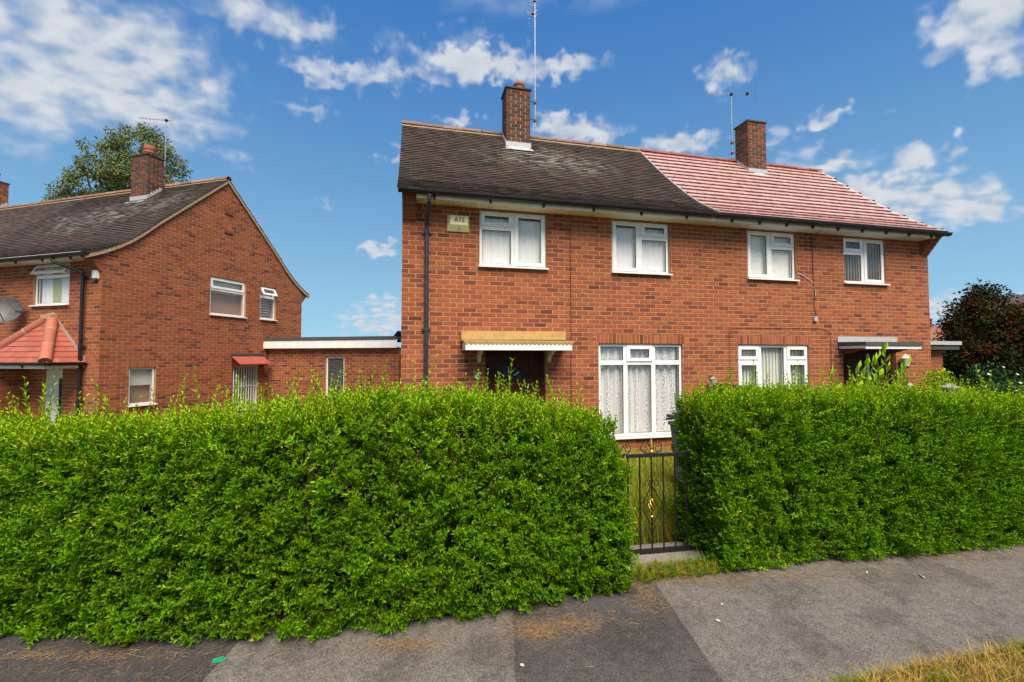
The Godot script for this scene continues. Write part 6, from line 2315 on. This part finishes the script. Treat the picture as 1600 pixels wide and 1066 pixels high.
func trees() -> void:
	var S := 1.0
	leafy("broadleaf_tree", "tall pale green broadleaf tree rising behind the dark tiled roof", "tree", Vector3(-26.2, 0, -29), 8.4, 0.34, [
		[Vector3(-2.91, 11.89, 0.00), 1.43], [Vector3(-1.79, 13.27, 0.30), 1.49], [Vector3(-0.67, 14.88, 0.00), 1.65], [Vector3(1.01, 16.03, -0.40), 1.71], [Vector3(2.69, 14.88, 0.00), 1.59], [Vector3(0.67, 13.73, 0.50), 1.54], [Vector3(3.25, 13.04, 0.20), 1.21],
		[Vector3(-4.03, 11.43, 0.00), 0.88], [Vector3(1.34, 11.66, 0.00), 1.32], [Vector3(-0.45, 11.43, 0.00), 1.32], [Vector3(4.14, 11.66, 0.00), 0.61], [Vector3(-6.27, 11.31, 0.00), 0.55], [Vector3(4.70, 12.70, 0.00), 0.50]], mat.tree_leaf, 0.19, 0.30, 30.0, 5)
	leafy("copper_tree", "dense dark copper leaved tree beside the small outhouse", "tree", Vector3(16.2, 0, -14.5), 1.2, 0.16, [
		[Vector3(-0.6, 3.0, 0), 1.0], [Vector3(-1.0, 1.9, 0.2), 1.1], [Vector3(0.3, 2.4, 0.5), 1.2], [Vector3(-0.2, 1.0, 0.3), 1.2], [Vector3(-1.1, 0.9, 0), 0.9], [Vector3(1.2, 2.6, 0.2), 1.1], [Vector3(1.4, 1.3, 0.4), 1.3], [Vector3(-0.7, 3.75, 0), 0.45], [Vector3(-1.55, 2.75, 0), 0.4], [Vector3(2.2, 2.4, 0.2), 1.2]], mat.copper_leaf, 0.12, 0.24, 150.0, 6, "crown", true)
	leafy("green_shrub", "dark green leafy tree growing among the copper leaves", "tree", Vector3(17.3, 0, -14.0), 1.0, 0.12, [
		[Vector3(0.1, 3.35, 0.2), 0.75], [Vector3(0.8, 2.9, 0.6), 0.8], [Vector3(1.5, 2.2, 0.8), 0.9], [Vector3(-0.4, 3.1, 0.6), 0.5]], mat.dark_leaf, 0.12, 0.22, 110.0, 7)
	var rose := leafy("rose_bush", "rose bush with white flowers in the garden behind the hedge", "bush", Vector3(8.2, 0, -7.6), 0.4, 0.03, [
		[Vector3(-0.15, 1.25, 0), 0.34], [Vector3(0.1, 0.9, 0.1), 0.5], [Vector3(-0.55, 0.85, 0.1), 0.42], [Vector3(0.65, 0.9, 0), 0.5], [Vector3(0.0, 1.5, 0), 0.16]], mat.rose_leaf, 0.055, 0.12, 330.0, 8, "foliage")
	var r := RandomNumberGenerator.new()
	r.seed = 33
	var fb := MB.new()
	for i in 9:
		var a := i * 2.4
		leaf(fb, Vector3.ZERO, Vector3(cos(a), 0.5 + 0.06 * i, sin(a)).normalized(), Vector3.UP, 0.045, 0.04, Color.WHITE)
	var fm := fb.mesh()
	for q in [[-0.35, 1.50], [-0.1, 1.62], [0.12, 1.50], [0.16, 1.36], [-0.75, 1.12], [-0.68, 0.98], [0.10, 1.22], [-0.42, 1.3], [0.6, 1.3]]:
		inst(fm, "flower", mat.petal, rose, turned(Vector3(0, 1, 0.8), r.randf() * TAU, r.randf_range(0.5, 0.8), Vector3(q[0], q[1], 0.34)))
	leafy("garden_shrub", "small yellow green shrub at the corner of the outhouse wall", "shrub", Vector3(7.25, 0, -7.45), 0.5, 0.02, [
		[Vector3(0.0, 1.25, 0), 0.22], [Vector3(0.12, 1.0, 0), 0.3], [Vector3(-0.08, 1.5, 0), 0.12], [Vector3(0.35, 1.12, 0), 0.2]], mat.young_leaf, 0.06, 0.10, 330.0, 9, "foliage")
	leafy("garden_shrub", "low dark shrub under the copper tree behind the hedge", "shrub", Vector3(9.6, 0, -8.4), 0.3, 0.03, [
		[Vector3(-0.6, 0.8, 0), 0.6], [Vector3(0.3, 0.9, 0), 0.7], [Vector3(1.2, 0.9, 0), 0.7], [Vector3(-1.3, 0.7, 0), 0.4], [Vector3(2.0, 0.8, 0), 0.7]], mat.dark_leaf, 0.08, 0.14, 190.0, 10, "foliage")
	far_house("distant brick house with orange tiled roof beyond the outhouse", Vector3(62.0, -0.5, -61.0), -0.6, Vector3(8, 4.6, 7), 2.2, Color(0.34, 0.14, 0.08), -2.5)
	far_house("brick house with brown tiled roof behind the copper tree", Vector3(37.0, 0, -27.0), -0.85, Vector3(9, 4.0, 7), 2.3, Color(0.10, 0.07, 0.06), 1.6)

func house_across_the_road() -> void:
	far_house("brick house across the road, mirrored in the upstairs window panes", Vector3(25.5, 0, -0.5), -1.98, Vector3(9, 4.6, 7), 2.4, Color(0.16, 0.08, 0.06), -1.5)

func aerials() -> void:
	var b := Basis(Vector3.UP, MAIN_TURN)
	aerial("tall slender television aerial mast strapped to the chimney with a pot", MAIN_AT + b * Vector3(2.98, 7.2, -2.42), MAIN_TURN, 3.2, 3.13, [Vector3(-0.03, 0.05, 0.35), Vector3(0.06, -0.06, -0.45)], 7, 0.10, [[0.19, -0.18, 0.06], [0.62, -0.18, 0.06]])
	aerial("television aerial with long thin boom on the chimney without a pot", MAIN_AT + b * Vector3(8.50, 7.12, -2.55), MAIN_TURN, 1.72, 1.74, [Vector3(-0.80, -0.12, 0.0), Vector3(0.72, 0.12, 0.0)], 12, 0.06, [[0.12, 0.17, 0.05], [0.40, 0.17, 0.05]])
	var s := Basis(Vector3.UP, SIDE_TURN)
	aerial("television aerial with short elements above the chimney with ribbed pot", SIDE_AT + s * Vector3(3.10, 7.1, -2.50), SIDE_TURN, 2.0, 2.0, [Vector3(-0.1, 0.16, -1.0), Vector3(0.02, -0.03, 0.18)], 8, 0.09, [[0.2, -0.2, 0.0], [0.5, -0.2, 0.0]])
